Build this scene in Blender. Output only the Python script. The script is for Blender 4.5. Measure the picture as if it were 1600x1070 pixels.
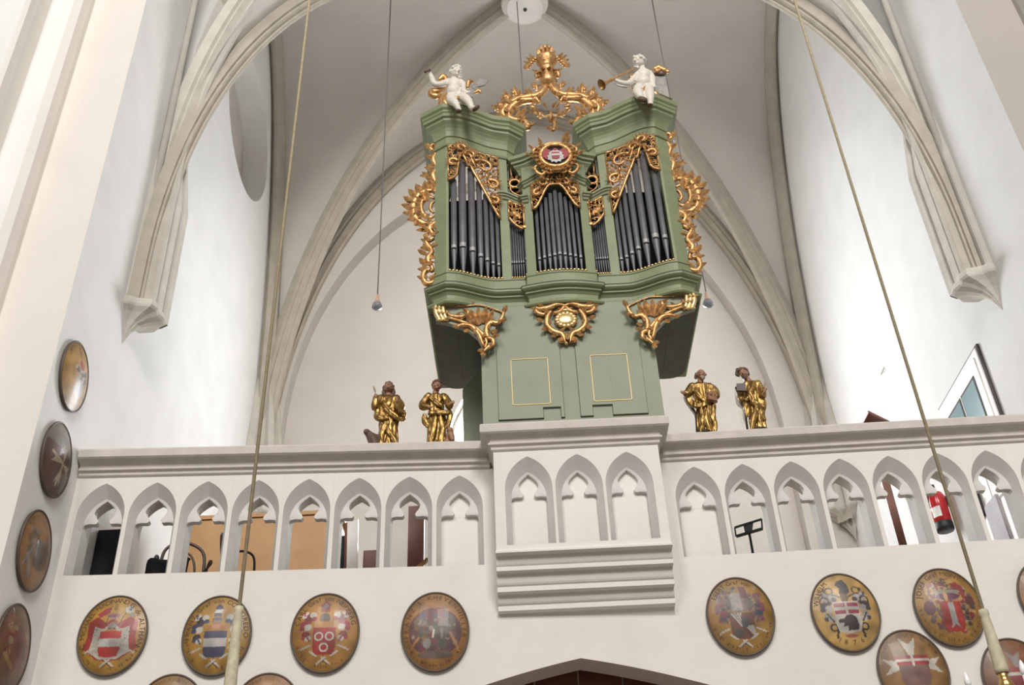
import bpy, bmesh, math, random
import numpy as np
from mathutils import Vector, Matrix
for o in list(bpy.data.objects): bpy.data.objects.remove(o)
SC = bpy.context.scene
COL = SC.collection
PI = math.pi
# ---------------------------------------------------------------- camera
FPX = 1650.0
PITCH = math.radians(35.402); ROLL = math.radians(-2.716)
CAM = Vector((0, 0, 1.6))
FWD = Vector((0, math.cos(PITCH), math.sin(PITCH)))
_up = Vector((0, -math.sin(PITCH), math.cos(PITCH))); _rt = Vector((1, 0, 0))
CR = _rt*math.cos(ROLL) + _up*math.sin(ROLL)
CU = -_rt*math.sin(ROLL) + _up*math.cos(ROLL)
cd = bpy.data.cameras.new('camera'); co = bpy.data.objects.new('camera', cd); COL.objects.link(co)
m = Matrix.Identity(4)
for i in range(3):
    m[i][0] = CR[i]; m[i][1] = CU[i]; m[i][2] = -FWD[i]; m[i][3] = CAM[i]
co.matrix_world = m
cd.sensor_width = 36.0; cd.lens = FPX/1600*36; cd.clip_end = 200; cd.clip_start = .05
SC.camera = co
# ---------------------------------------------------------------- light and exposure
SC.view_settings.view_transform = 'Standard'; SC.view_settings.look = 'None'
SC.view_settings.gamma = 1.0; SC.view_settings.use_curve_mapping = False
SC.view_settings.exposure = 0.0
w = bpy.data.worlds.new('nave_daylight'); SC.world = w; w.use_nodes = True
w.node_tree.nodes['Background'].inputs[0].default_value = (1.0, .95, .89, 1)
w.node_tree.nodes['Background'].inputs[1].default_value = 0.30
def area(name, loc, target, sx, sy, power, col):
    l = bpy.data.lights.new(name, 'AREA'); l.shape = 'RECTANGLE'; l.size = sx; l.size_y = sy
    l.energy = power; l.color = col
    o = bpy.data.objects.new(name, l); COL.objects.link(o); o.location = loc
    o.rotation_euler = (Vector(target)-Vector(loc)).to_track_quat('-Z', 'Y').to_euler()
    return o
# unseen area lights added high behind the photographer, standing in for nave windows
area('added_nave_light', (4.0, -13, 18), (-.3, 8, 6), 6, 8, 3700, (1, .96, .905))
area('added_nave_light', (-6, -10, 17), (1, 8, 6), 4, 8, 1350, (1, .97, .93))
# ---------------------------------------------------------------- pixel helper: a point of the photograph at a real depth
def ray(x, y): return FWD + CR*((x-800)/FPX) + CU*((535-y)/FPX)
def at(x, y, Y):
    v = ray(x, y); return CAM + v*(Y/v.y)
def atX(x, y, X):
    v = ray(x, y); return CAM + v*(X/v.x)
def atZ(x, y, Z):
    v = ray(x, y); return CAM + v*((Z-CAM.z)/v.z)
# ---------------------------------------------------------------- materials
MATS = {}
def mat(name, col, rough=.8, metal=0., var=.06, scale=6., bump=.0, bscale=40., col2=None, coat=0., emit=None, spec=None):
    if name in MATS: return MATS[name]
    M = bpy.data.materials.new(name); M.use_nodes = True
    nt = M.node_tree; b = nt.nodes['Principled BSDF']
    b.inputs['Roughness'].default_value = rough; b.inputs['Metallic'].default_value = metal
    if coat: b.inputs['Coat Weight'].default_value = coat
    if spec is not None: b.inputs['Specular IOR Level'].default_value = spec
    tc = nt.nodes.new('ShaderNodeTexCoord')
    n = nt.nodes.new('ShaderNodeTexNoise'); n.inputs['Scale'].default_value = scale; n.inputs['Detail'].default_value = 5
    nt.links.new(tc.outputs['Object'], n.inputs['Vector'])
    r = nt.nodes.new('ShaderNodeMix'); r.data_type = 'RGBA'
    c2 = col2 or tuple(max(0, c*(1-var*2)) for c in col)
    r.inputs[6].default_value = (*c2, 1); r.inputs[7].default_value = (*col, 1)
    rmp = nt.nodes.new('ShaderNodeMapRange'); rmp.inputs[1].default_value = .3; rmp.inputs[2].default_value = .65
    nt.links.new(n.outputs[0], rmp.inputs[0]); nt.links.new(rmp.outputs[0], r.inputs[0])
    nt.links.new(r.outputs[2], b.inputs['Base Color'])
    if bump:
        n2 = nt.nodes.new('ShaderNodeTexNoise'); n2.inputs['Scale'].default_value = bscale; n2.inputs['Detail'].default_value = 4
        nt.links.new(tc.outputs['Object'], n2.inputs['Vector'])
        bp = nt.nodes.new('ShaderNodeBump'); bp.inputs['Strength'].default_value = bump; bp.inputs['Distance'].default_value = .01
        nt.links.new(n2.outputs[0], bp.inputs['Height']); nt.links.new(bp.outputs[0], b.inputs['Normal'])
    if emit:
        b.inputs['Emission Color'].default_value = (*emit[0], 1); b.inputs['Emission Strength'].default_value = emit[1]
    MATS[name] = M; return M
mat('plaster_parapet', (.77, .73, .685), .9, var=.03, scale=3, bump=.25, bscale=18)
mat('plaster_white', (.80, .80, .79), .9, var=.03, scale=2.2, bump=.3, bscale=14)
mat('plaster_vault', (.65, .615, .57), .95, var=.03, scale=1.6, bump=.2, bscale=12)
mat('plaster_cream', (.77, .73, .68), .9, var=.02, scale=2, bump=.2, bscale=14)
mat('plaster_cream_shaded', (.45, .415, .375), .9, var=.02, scale=2, bump=.2, bscale=14)  # right pier plaster, with dimmer light put into its colour
mat('splay_shade_grey', (.70, .68, .655), .9, var=.04, scale=6, bump=.2, bscale=25)  # greyer arch splays, mostly shade put into the colour
mat('stone_rib', (.50, .455, .385), .9, var=.07, scale=5, bump=.3, bscale=30)
mat('stone_shaft', (.60, .565, .51), .9, var=.06, scale=5, bump=.3, bscale=30)
mat('stone_cornice', (.60, .55, .505), .9, var=.06, scale=8, bump=.3, bscale=40)
mat('stone_floor', (.22, .20, .18), .6, var=.1, scale=2)
mat('gallery_floor', (.30, .22, .15), .6, var=.1, scale=4)
mat('organ_green', (.215, .245, .132), .5, var=.07, scale=7, bump=.1, bscale=30)
mat('organ_panel', (.245, .27, .19), .55, var=.05, scale=5, bump=.1, bscale=30)
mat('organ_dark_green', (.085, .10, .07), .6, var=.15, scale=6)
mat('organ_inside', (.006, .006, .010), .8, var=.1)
mat('gilding', (.68, .44, .20), .40, .75, var=.22, scale=26, bump=.35, bscale=60, col2=(.40, .18, .06))
mat('gilding_pale', (.88, .64, .30), .32, .85, var=.15, scale=22, bump=.2, bscale=60)
mat('statue_gold', (.42, .265, .085), .36, .75, var=.25, scale=16, bump=.3, bscale=40, col2=(.15, .075, .02))
mat('pipe_tin', (.16, .16, .172), .5, .35, var=.10, scale=9)
mat('pipe_lip', (.36, .355, .35), .5, .2, var=.06, scale=9)
mat('putto_white', (.72, .675, .60), .45, var=.05, scale=20)
mat('silver_leaf', (.42, .40, .375), .4, .4, var=.15, scale=18)
mat('skin_carved', (.34, .17, .10), .5, var=.12, scale=30)
mat('hair_brown', (.13, .075, .05), .6, var=.2, scale=40)
mat('hair_grey', (.36, .27, .20), .6, var=.2, scale=40)
mat('red_brown_wood', (.17, .055, .03), .45, var=.2, scale=5)
mat('orange_wood', (.45, .245, .085), .45, var=.12, scale=3, col2=(.37, .19, .06))
mat('dark_wood', (.045, .022, .016), .35, var=.2, scale=12)
mat('black_cloth', (.006, .006, .012), .8, var=.1)
mat('black_metal', (.012, .012, .016), .5, var=.1)
mat('cord_hemp', (.55, .46, .30), .8, var=.1, scale=30)
mat('sleeve_cream', (.62, .56, .40), .7, var=.14, scale=26)
mat('wire_dark', (.17, .155, .15), .6)
mat('brass', (.72, .47, .16), .22, 1., var=.1, scale=10)
mat('candle_white', (.85, .84, .80), .4)
mat('bulb_glass', (.90, .90, .90), .1, var=.01, spec=.6)
mat('socket_rose', (.55, .36, .29), .5)
mat('bulb_grey', (.22, .23, .26), .15)
mat('extinguisher_red', (.55, .012, .018), .25, var=.05, coat=.4)
mat('label_white', (.85, .85, .82), .5)
mat('white_lacquer', (.82, .81, .78), .4, var=.02)
mat('shadow_line', (.06, .055, .05), .7)
mat('grey_board', (.42, .40, .42), .6, var=.08)
mat('door_glass', (.20, .33, .36), .12, var=.05, scale=2)
mat('lit_glass', (.9, .93, .97), .3, emit=((.93, .965, 1.0), 17.0))
mat('rim_dark', (.10, .07, .05), .5, var=.1)
mat('ink', (.09, .05, .025), .6)
mat('paint_red', (.30, .02, .03), .4); mat('paint_white', (.50, .47, .44), .4)
mat('plaster_blind', (.80, .765, .72), .9, var=.03, scale=3, bump=.2, bscale=18)
mat('gold_line', (.62, .45, .17), .45, .3)
def M_paint():
    M = bpy.data.materials.new('heraldic_paint'); M.use_nodes = True
    nt = M.node_tree; b = nt.nodes['Principled BSDF']; b.inputs['Roughness'].default_value = .42
    b.inputs['Coat Weight'].default_value = .1
    a = nt.nodes.new('ShaderNodeAttribute'); a.attribute_name = 'paint'
    nt.links.new(a.outputs['Color'], b.inputs['Base Color']); MATS['paint'] = M
M_paint()
# ---------------------------------------------------------------- object helpers
def tag(o, label=None, cat=None, group=None, kind=None):
    if label: o['label'] = label
    if cat: o['category'] = cat
    if group: o['group'] = group
    if kind: o['kind'] = kind
    return o
def empty(name, loc, label=None, cat=None, group=None, kind=None):
    o = bpy.data.objects.new(name, None); COL.objects.link(o); o.location = loc
    o.empty_display_size = .1
    o['_l'] = 0; del o['_l']
    return tag(o, label, cat, group, kind)
def origin(o):
    p = Vector((0, 0, 0))
    while o is not None:
        p = p + o.location; o = o.parent
    return p
def link_mesh(name, me, mt, parent=None):
    o = bpy.data.objects.new(name, me); COL.objects.link(o)
    if mt is not None: me.materials.clear(); me.materials.append(MATS[mt])
    if parent is not None: o.parent = parent
    return o
def smoothstep(t):
    t = min(1, max(0, t)); return t*t*(3-2*t)
def V(*a): return Vector(a)
class MB:
    def __init__(s): s.v = []; s.f = []; s.sm = []
    def add(s, vs, fs, smooth=False):
        n = len(s.v); s.v += [tuple(p) for p in vs]
        for f in fs: s.f.append(tuple(i+n for i in f)); s.sm.append(smooth)
        return s
    def box(s, a, b, rz=0, bev=0):
        x0, y0, z0 = a; x1, y1, z1 = b
        vs = [(x, y, z) for z in (z0, z1) for x, y in ((x0, y0), (x1, y0), (x1, y1), (x0, y1))]
        if rz:
            cx, cy = (x0+x1)/2, (y0+y1)/2; c, q = math.cos(rz), math.sin(rz)
            vs = [(cx+(x-cx)*c-(y-cy)*q, cy+(x-cx)*q+(y-cy)*c, z) for x, y, z in vs]
        return s.add(vs, [(3, 2, 1, 0), (4, 5, 6, 7), (0, 1, 5, 4), (1, 2, 6, 5), (2, 3, 7, 6), (3, 0, 4, 7)])
    def tube(s, pts, rad, n=8, flat=1., flatdir=None, cap=True, closed=False):
        pts = [Vector(p) for p in pts]; m_ = len(pts)
        if not hasattr(rad, '__len__'): rad = [rad]*m_
        vs = []; prev = None
        for i, p in enumerate(pts):
            if closed: t = pts[(i+1) % m_]-pts[i-1]
            else: t = pts[min(i+1, m_-1)]-pts[max(i-1, 0)]
            if t.length < 1e-9: t = Vector((0, 0, 1))
            t.normalize()
            if flatdir is not None: a = Vector(flatdir)
            elif prev is not None: a = prev
            else: a = Vector((0, 0, 1)) if abs(t.z) < .9 else Vector((1, 0, 0))
            a = a-t*a.dot(t)
            if a.length < 1e-6: a = t.orthogonal()
            a.normalize(); prev = a; b = t.cross(a)
            for k in range(n):
                q = 2*PI*k/n; vs.append(p+(a*math.cos(q)*flat+b*math.sin(q))*rad[i])
        fs = []
        for i in range(m_ if closed else m_-1):
            j = (i+1) % m_
            for k in range(n):
                k2 = (k+1) % n; fs.append((i*n+k, i*n+k2, j*n+k2, j*n+k))
        s.add(vs, fs, True)
        if cap and not closed:
            b0 = len(s.v)-len(vs)
            s.f.append(tuple(b0+k for k in range(n))[::-1]); s.sm.append(False)
            s.f.append(tuple(b0+(m_-1)*n+k for k in range(n))); s.sm.append(False)
        return s
    def ball(s, c, r, n=10, m_=7, R=None):
        if not hasattr(r, '__len__'): r = (r, r, r)
        vs = []; fs = []
        for i in range(m_+1):
            th = PI*i/m_
            for k in range(n):
                q = 2*PI*k/n
                p = Vector((r[0]*math.sin(th)*math.cos(q), r[1]*math.sin(th)*math.sin(q), r[2]*math.cos(th)))
                if R is not None: p = R @ p
                vs.append(Vector(c)+p)
        for i in range(m_):
            for k in range(n):
                k2 = (k+1) % n
                if i == 0: fs.append((k, n+k, n+k2))
                elif i == m_-1: fs.append((i*n+k, (i+1)*n+k, i*n+k2))
                else: fs.append((i*n+k, (i+1)*n+k, (i+1)*n+k2, i*n+k2))
        return s.add(vs, fs, True)
    def lathe(s, c, prof, n=16, arc=(0, 2*PI), smooth=True):
        full = abs(arc[1]-arc[0]-2*PI) < 1e-6; cols = n if full else n+1
        vs = []; fs = []
        for (r, z) in prof:
            for k in range(cols):
                q = arc[0]+(arc[1]-arc[0])*k/n
                vs.append((c[0]+r*math.cos(q), c[1]+r*math.sin(q), c[2]+z))
        for i in range(len(prof)-1):
            for k in range(n):
                k2 = (k+1) % cols; fs.append((i*cols+k, i*cols+k2, (i+1)*cols+k2, (i+1)*cols+k))
        return s.add(vs, fs, smooth)
    def prism(s, poly, vec):                       # planar polygon swept by a vector
        n = len(poly); v2 = [Vector(p)+Vector(vec) for p in poly]
        return s.add(list(poly)+v2, [tuple(range(n))[::-1], tuple(range(n, 2*n))]+[(i, (i+1) % n, n+(i+1) % n, n+i) for i in range(n)])
    def sweep(s, path, prof, up=(0, 0, 1), smooth=False, ends=True, side=1):   # profile (out, up) along a plan path, mitred
        pts = [Vector(p) for p in path]; m_ = len(pts); vs = []; k = len(prof)
        for i, p in enumerate(pts):
            d0 = (pts[i]-pts[i-1]) if i else (pts[1]-pts[0]); d1 = (pts[i+1]-pts[i]) if i < m_-1 else d0
            d0 = Vector((d0.x, d0.y, 0)); d1 = Vector((d1.x, d1.y, 0)); d0.normalize(); d1.normalize()
            n0 = Vector((d0.y, -d0.x, 0))*side; n1 = Vector((d1.y, -d1.x, 0))*side
            n_ = n0+n1
            n_.normalize(); sc = 1/max(.35, n_.dot(n0))
            for (o, u) in prof: vs.append(p+n_*o*sc+Vector((0, 0, u)))
        fs = [(i*k+j, i*k+j+1, (i+1)*k+j+1, (i+1)*k+j) for i in range(m_-1) for j in range(k-1)]
        if side < 0: fs = [f[::-1] for f in fs]
        s.add(vs, fs, smooth)
        if ends:
            b0 = len(s.v)-len(vs)
            s.f.append(tuple(b0+j for j in range(k))); s.sm.append(False)
            s.f.append(tuple(b0+(m_-1)*k+j for j in range(k))[::-1]); s.sm.append(False)
        return s
    def leaf(s, p, d, L, W, nrm=(0, -1, 0), curl=.3, th=.35):   # pointed carved leaf with a raised midrib
        p = Vector(p); d = Vector(d).normalized(); n_ = Vector(nrm).normalized(); b = d.cross(n_).normalized()
        st = [(0, .25, .3), (.25, .85, .8), (.5, 1, 1), (.78, .62, .8), (1, .0, .1)]
        vs = []; fs = []
        for (t, wd, h) in st:
            c = p+d*(L*t)+n_*(curl*L*t*t)
            vs += [c-b*(W/2*wd), c+n_*(W*th*h), c+b*(W/2*wd), c-n_*(W*th*.5*h)]
        for i in range(len(st)-1):
            for k in range(4): fs.append((i*4+k, i*4+(k+1) % 4, (i+1)*4+(k+1) % 4, (i+1)*4+k))
        fs.append((0, 3, 2, 1))
        return s.add(vs, fs, False)
    def mesh(s, name, org=None):
        me = bpy.data.meshes.new(name)
        v = s.v if org is None else [(a-org[0], b-org[1], c-org[2]) for a, b, c in s.v]
        me.from_pydata([tuple(p) for p in v], [], s.f)
        me.polygons.foreach_set('use_smooth', s.sm)
        me.update(); return me
    def build(s, name, mt, parent=None, local=False, org=None, fix=True):
        if parent is not None and not local: org = origin(parent)
        me = s.mesh(name, org)
        if fix:
            bm = bmesh.new(); bm.from_mesh(me); bmesh.ops.recalc_face_normals(bm, faces=bm.faces); bm.to_mesh(me); bm.free()
        o = link_mesh(name, me, mt, parent)
        if org is not None and parent is None: o.location = org
        return o
def lerp(a, b, t): return a+(b-a)*t
def smooth_path(pts, n=6):                         # Catmull-Rom through the points
    P = [Vector(p) for p in pts]; out = []
    for i in range(len(P)-1):
        p0 = P[max(i-1, 0)]; p1 = P[i]; p2 = P[i+1]; p3 = P[min(i+2, len(P)-1)]
        for k in range(n):
            t = k/n
            out.append(.5*((2*p1)+(p2-p0)*t+(2*p0-5*p1+4*p2-p3)*t*t+(3*p1-p0-3*p2+p3)*t**3))
    out.append(P[-1]); return out
def fuse(mb, name, mt, parent=None, voxel=.01, smooth=3, org=None, folds=0):      # one continuous skin round overlapping shapes
    if parent is not None: org = origin(parent)
    me = mb.mesh(name, org)
    bm = bmesh.new(); bm.from_mesh(me); bmesh.ops.recalc_face_normals(bm, faces=bm.faces); bm.to_mesh(me); bm.free()
    o = bpy.data.objects.new(name, me); COL.objects.link(o)
    r = o.modifiers.new('r', 'REMESH'); r.mode = 'VOXEL'; r.voxel_size = voxel
    sm = o.modifiers.new('s', 'SMOOTH'); sm.iterations = smooth; sm.factor = .5
    dg = bpy.context.evaluated_depsgraph_get(); dg.update()
    me2 = bpy.data.meshes.new_from_object(o.evaluated_get(dg))
    bpy.data.objects.remove(o); me2.name = name
    if folds:                                      # drapery creases, long in the falling direction
        from mathutils import noise
        cn = [(v.co.copy(), v.normal.copy()) for v in me2.vertices]; out = []
        for c, n_ in cn:
            a = noise.noise((c.x*26+4*c.z, c.y*26, c.z*7)); b = noise.noise((c.x*60-9*c.z, c.y*60, c.z*16+5))
            out += list(c+n_*(folds*(1-2*abs(a))+folds*.45*b))
        me2.vertices.foreach_set('co', out); me2.update()
    me2.polygons.foreach_set('use_smooth', [True]*len(me2.polygons))
    o = link_mesh(name, me2, mt, parent)
    if org is not None and parent is None: o.location = org
    return o
def boolean_cut(o, cutters):
    for c in cutters:
        b = o.modifiers.new('b', 'BOOLEAN'); b.operation = 'DIFFERENCE'; b.solver = 'EXACT'; b.object = c
    dg = bpy.context.evaluated_depsgraph_get(); dg.update()
    me = bpy.data.meshes.new_from_object(o.evaluated_get(dg))
    o.modifiers.clear(); o.data = me
    for c in cutters: bpy.data.objects.remove(c)
def copy_tree(o, parent=None):
    c = o.copy(); COL.objects.link(c); c.parent = parent
    for ch in list(o.children): copy_tree(ch, c)
    return c
# ================================================================ THE SETTING
XL, XR = -3.7, 4.62
ZS, ZT = 8.5, 16.05
FLc, FRc, BLc, BRc = V(XL, 8.05), V(XR, 8.05), V(XL, 12.9), V(XR, 13.6)
def plan(u, v): return (FLc*(1-u)*(1-v)+FRc*(1+u)*(1-v)+BLc*(1-u)*(1+v)+BRc*(1+u)*(1+v))/4
def garc(t, c=.08):
    t = min(1, abs(t)); r = 1+c
    return math.sqrt(max(0, r*r-(t+c)**2))/math.sqrt(r*r-c*c)
def zarc(t): return ZS+(ZT-ZS)*garc(t)
def yrear(X): return lerp(12.9, 13.6, (X-XL)/(XR-XL))
def struct(o): o['kind'] = 'structure'; return o
struct(MB().box((-14, -14, -.1), (14, 8.3, 0)).build('floor', 'stone_floor'))
# vault
N = 56; sv = [math.sin(PI/2*(-1+2*i/N)) for i in range(N+1)]
mb = MB(); vs = []
for j, v in enumerate(sv):
    for i, u in enumerate(sv):
        p = plan(u, v); vs.append((p.x, p.y, max(zarc(u), zarc(v))))
fs = []
for j in range(N):
    for i in range(N):
        a, b, c, d = j*(N+1)+i, j*(N+1)+i+1, (j+1)*(N+1)+i+1, (j+1)*(N+1)+i
        if (i < N/2) == (j < N/2): fs += [(a, b, c), (a, c, d)]
        else: fs += [(a, b, d), (b, c, d)]
mb.add(vs, fs, False)
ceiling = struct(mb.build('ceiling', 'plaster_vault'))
pcx = plan(0, 0)
def rib(path, h, d, mt, parent, name='rib'):
    P = [Vector(p) for p in path]; m_ = len(P)
    half = [(-h, -.05), (-h, .32*d), (-.72*h, .42*d), (-.80*h, .54*d), (-.34*h, .78*d), (-.42*h, .88*d), (-.2*h, d)]
    prof = half+[(-a, b) for a, b in half[::-1]]; k = len(prof); vs = []
    ch = P[-1]-P[0]; lat = Vector((ch.y, -ch.x, 0)).normalized()
    for i in range(m_):
        t = (P[min(i+1, m_-1)]-P[max(i-1, 0)]).normalized()
        dn = lat.cross(t).normalized()
        if dn.dot(Vector((pcx.x, pcx.y, ZS))-P[i]) < 0: dn = -dn
        for a, b in prof: vs.append(P[i]+lat*a+dn*b)
    fs = [(i*k+j, i*k+(j+1) % k, (i+1)*k+(j+1) % k, (i+1)*k+j) for i in range(m_-1) for j in range(k)]
    return MB().add(vs, fs, False).build(name, mt, parent)
def ribpath(fu, n=40):
    out = []
    for i in range(n+1):
        q = PI/2*i/n; t = math.cos(q); u, v = fu(t); p = plan(u, v); out.append((p.x, p.y, zarc(t)))
    return out
for su in (-1, 1):
    for sv_ in (-1, 1): rib([(plan(su, sv_).x, plan(su, sv_).y, 7.95 if su < 0 else 7.84)]+ribpath(lambda t: (su*t, sv_*t)), *((.13, .27) if sv_ > 0 else (.115, .18)), 'stone_rib', ceiling)
def fullpath(f): a = ribpath(lambda t: f(-t)); b = ribpath(lambda t: f(t)); return a+b[::-1][1:]
rib(fullpath(lambda t: (t, .985)), .16, .22, 'stone_rib', ceiling, 'wall_rib')
def drop(p, z): return [(p[0][0], p[0][1], z)]+p+[(p[-1][0], p[-1][1], z)]
rib(drop(fullpath(lambda t: (-.98, t*.97)), 7.95), .11, .18, 'stone_rib', ceiling, 'wall_rib')
rib(drop(fullpath(lambda t: (.98, t*.97)), 7.85), .11, .18, 'stone_rib', ceiling, 'wall_rib')
_tp = fullpath(lambda t: (t*1.0, -.965)); _tp = [(x, y, 9.45+(16.4-9.45)*(z-ZS)/(ZT-ZS)) for x, y, z in _tp]; _tp = [(_tp[0][0], _tp[0][1], 7.93)]+_tp+[(_tp[-1][0], _tp[-1][1], 7.81)]
rib(_tp, .14, .22, 'stone_shaft', ceiling, 'transverse_arch')
pc = plan(0, 0)
MB().lathe((pc.x, pc.y, 15.66), [(0, 0), (.28, 0), (.30, .02), (.30, .06), (.36, .08), (.38, .14), (.33, .2), (.30, .5)], 28).build('boss', 'plaster_blind', ceiling)
MB().lathe((pc.x, pc.y, 15.64), [(0, 0), (.03, 0), (.03, .03)], 10).build('boss_hole', 'shadow_line', ceiling)
# side walls with their piers
def side_wall(name, X, sgn, y0, y1, near_mat):
    arcp = []
    for i in range(41):
        v = math.sin(PI/2*(1-2*i/40)); p = plan(-1 if sgn < 0 else 1, v); arcp.append((X, p.y, zarc(v)+.03))
    poly = [(X, y0, 0), (X, y1, 0), (X, y1, ZS)]+arcp+[(X, 8.05, 20), (X, y0, 20)]
    o = MB().prism(poly, (sgn*.55, 0, 0)).build(name, 'plaster_white')
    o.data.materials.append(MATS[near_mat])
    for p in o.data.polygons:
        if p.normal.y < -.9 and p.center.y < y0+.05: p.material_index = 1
    return struct(o)
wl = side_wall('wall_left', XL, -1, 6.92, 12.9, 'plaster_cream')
wr = side_wall('wall_right', XR, 1, 6.79, 13.6, 'plaster_cream_shaded')
cut = MB(); ring = [(XL+.1, 10.7+1.12*math.cos(2*PI*k/48), 13.35+1.12*math.sin(2*PI*k/48)) for k in range(48)]
cut.prism(ring, (-.5, 0, 0)); boolean_cut(wl, [cut.build('c', 'plaster_vault')])
ring2 = [(XL-.39, 10.7+1.12*math.cos(2*PI*k/48), 13.35+1.12*math.sin(2*PI*k/48)) for k in range(48)]
MB().prism(ring2, (-.02, 0, 0)).build('round_niche_back', 'stone_cornice', wl)
for X, sgn, y0, w_, edges in ((XL, -1, 6.92, wl, (-4.25, -4.40, -4.81, -4.90, -6.8)), (XR, 1, 6.79, wr, (5.17, 5.32, 5.75, 5.9, 7.6))):
    n_ = 'wall_pier_left' if sgn < 0 else 'wall_pier_right'
    a, b, c, d, e = edges
    mb = MB(); x0, x1 = sorted((e, a+sgn*.1)); mb.box((x0, y0+.14, 0), (x1, 8.6, 20)); pier = struct(mb.build(n_, 'plaster_white'))
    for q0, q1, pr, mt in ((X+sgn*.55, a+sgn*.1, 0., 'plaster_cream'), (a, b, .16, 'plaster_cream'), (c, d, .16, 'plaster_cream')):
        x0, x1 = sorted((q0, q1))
        if sgn > 0 and mt == 'plaster_cream': mt = 'plaster_cream_shaded'
        if x1-x0 < .02: continue
        w2 = (x1-x0)/2; cx = (x0+x1)/2
        if pr == 0.:
            MB().box((x0, y0, 0), (x1, y0+.3, 20)).build('pier_face', mt, pier)
        else:
            prof = [(x0, y0+.2), (x0, y0-.06), (x0+w2*.35, y0-pr), (x1-w2*.35, y0-pr), (x1, y0-.06), (x1, y0+.2)]
            MB().prism([(x, y, 0) for x, y in prof], (0, 0, 20)).build('pilaster', mt, pier)
# shaft bundles with pointed corbels
def loft(sec, tip, prof):
    rings = []; n = len(sec)
    for s_, z in prof:
        for (x, y) in sec: rings.append((lerp(tip[0], x, s_), lerp(tip[1], y, s_), z))
    fs = [(i*n+k, i*n+(k+1) % n, (i+1)*n+(k+1) % n, (i+1)*n+k) for i in range(len(prof)-1) for k in range(n)]
    return MB().add(rings, fs+[tuple(range((len(prof)-1)*n, len(prof)*n))], False)
def bundle(sec, tip, z0, ztip, ztop, parent, hull=None):
    loft(hull or sec, tip, [(0, ztip), (.10, ztip+.10), (.22, ztip+.2), (.42, ztip+.29), (.72, ztip+.36), (1.02, ztip+.405), (1.08, z0-.02), (1.06, z0+.02), (1.0, z0+.05)]).build('corbel', 'stone_shaft', parent)
    loft(sec, tip, [(1.0, z0), (1.0, ztop-1.2), (.7, ztop-.4), (.25, ztop+.5)]).build('shaft_bundle', 'stone_shaft', parent)
hullF = [(-.1, 7.92), (.05, 7.92), (.10, 7.96), (.23, 7.99), (.27, 8.06), (.25, 8.14), (.28, 8.22), (.27, 8.30), (.20, 8.34), (.14, 8.40), (-.1, 8.41)]
secF = [(-.1, 7.93), (.02, 7.93), (.07, 7.96), (.075, 8.03), (.05, 8.06), (.13, 8.10), (.16, 8.16), (.13, 8.2), (.22, 8.24), (.30, 8.30), (.30, 8.37), (.24, 8.40), (.24, 8.43), (.33, 8.46), (.34, 8.54), (.25, 8.60), (.10, 8.62), (-.1, 8.62)]
secF = [(x*.85 if x > 0 else x, 7.93+(y-7.93)*.72) for x, y in secF]
for X_, sg_, y_, zt_ in ((XL, 1, 7.985, 7.9), (XR, -1, 7.955, 7.8)): MB().tube([(X_+sg_*.035, y_, zt_), (X_+sg_*.035, y_, 19.5)], .042, 10).build('roll_shaft', 'stone_shaft', wl if sg_ > 0 else wr)
bundle([(XL+x, y) for x, y in secF], (XL-.01, 8.07), 7.95, 7.50, 10.6, wl, [(XL+x, y) for x, y in hullF])
bundle([(XR-x, y-.03) for x, y in secF], (XR+.01, 8.03), 7.83, 7.38, 10.6, wr, [(XR-x, y-.02) for x, y in hullF])
secB = [(-.1, -.42), (.02, -.42), (.10, -.38), (.12, -.30), (.07, -.27), (.20, -.24), (.27, -.30), (.34, -.24), (.34, -.20), (.27, -.15), (.30, -.08), (.38, -.06), (.42, .0), (.42, .1), (-.1, .1)]
bundle([(XL+x, 12.9+y) for x, y in secB], (XL+.03, 12.85), 8.05, 7.6, 10.2, wl)
bundle([(XR-x, 13.6+y) for x, y in secB], (XR-.03, 13.5), 8.05, 7.6, 10.2, wr)
# back wall: shallow arched recess and the bright window
def rpt(X, z, off=0): return (X, yrear(X)+off, z)
poly = [rpt(XL, 0), rpt(XR, 0)]
for i in range(49):
    t = math.cos(PI*i/48); p = plan(t, 1); poly.append(rpt(p.x, zarc(t)+.05))
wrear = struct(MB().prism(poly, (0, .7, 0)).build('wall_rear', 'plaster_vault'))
rc = [rpt(.3+3.66*math.cos(PI*i/40), 9.4+5.2*garc(math.cos(PI*i/40)), -.3) for i in range(41)]+[rpt(-3.36, 5.0, -.3), rpt(3.96, 5.0, -.3)]
c1 = MB().prism(rc, (0, .55, 0)).build('c', 'plaster_vault')
wc = [rpt(.5+1.5*math.cos(PI*i/24), 9.35+1.5*math.sin(PI*i/24), -.2) for i in range(25)]+[rpt(-1.0, 6.9, -.2), rpt(2.0, 6.9, -.2)]
c2 = MB().prism(wc, (0, .75, 0)).build('c', 'plaster_vault')
boolean_cut(wrear, [c1, c2])
win = struct(empty('window_1', (0, 0, 0)))
fr = MB(); pth = [rpt(.5+1.44*math.cos(PI*i/24), 9.35+1.44*math.sin(PI*i/24), .47) for i in range(25)]
fr.tube([rpt(1.94, 6.95, .47)]+pth+[rpt(-.94, 6.95, .47)], .05, 6); fr.tube([rpt(-.94, 6.95, .47), rpt(1.94, 6.95, .47)], .05, 6)
for X in (0, .5, 1.0): fr.tube([rpt(X, 6.95, .47), rpt(X, 10.7, .47)], .025, 6)
for z in (7.7, 8.5, 9.35): fr.tube([rpt(-.94, z, .47), rpt(1.94, z, .47)], .025, 6)
fr.build('window_frame', 'white_lacquer', win)
xs = [-.96, 0, .5, 1.0, 1.96]; zs = [6.93, 7.7, 8.5, 9.35]
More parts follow.
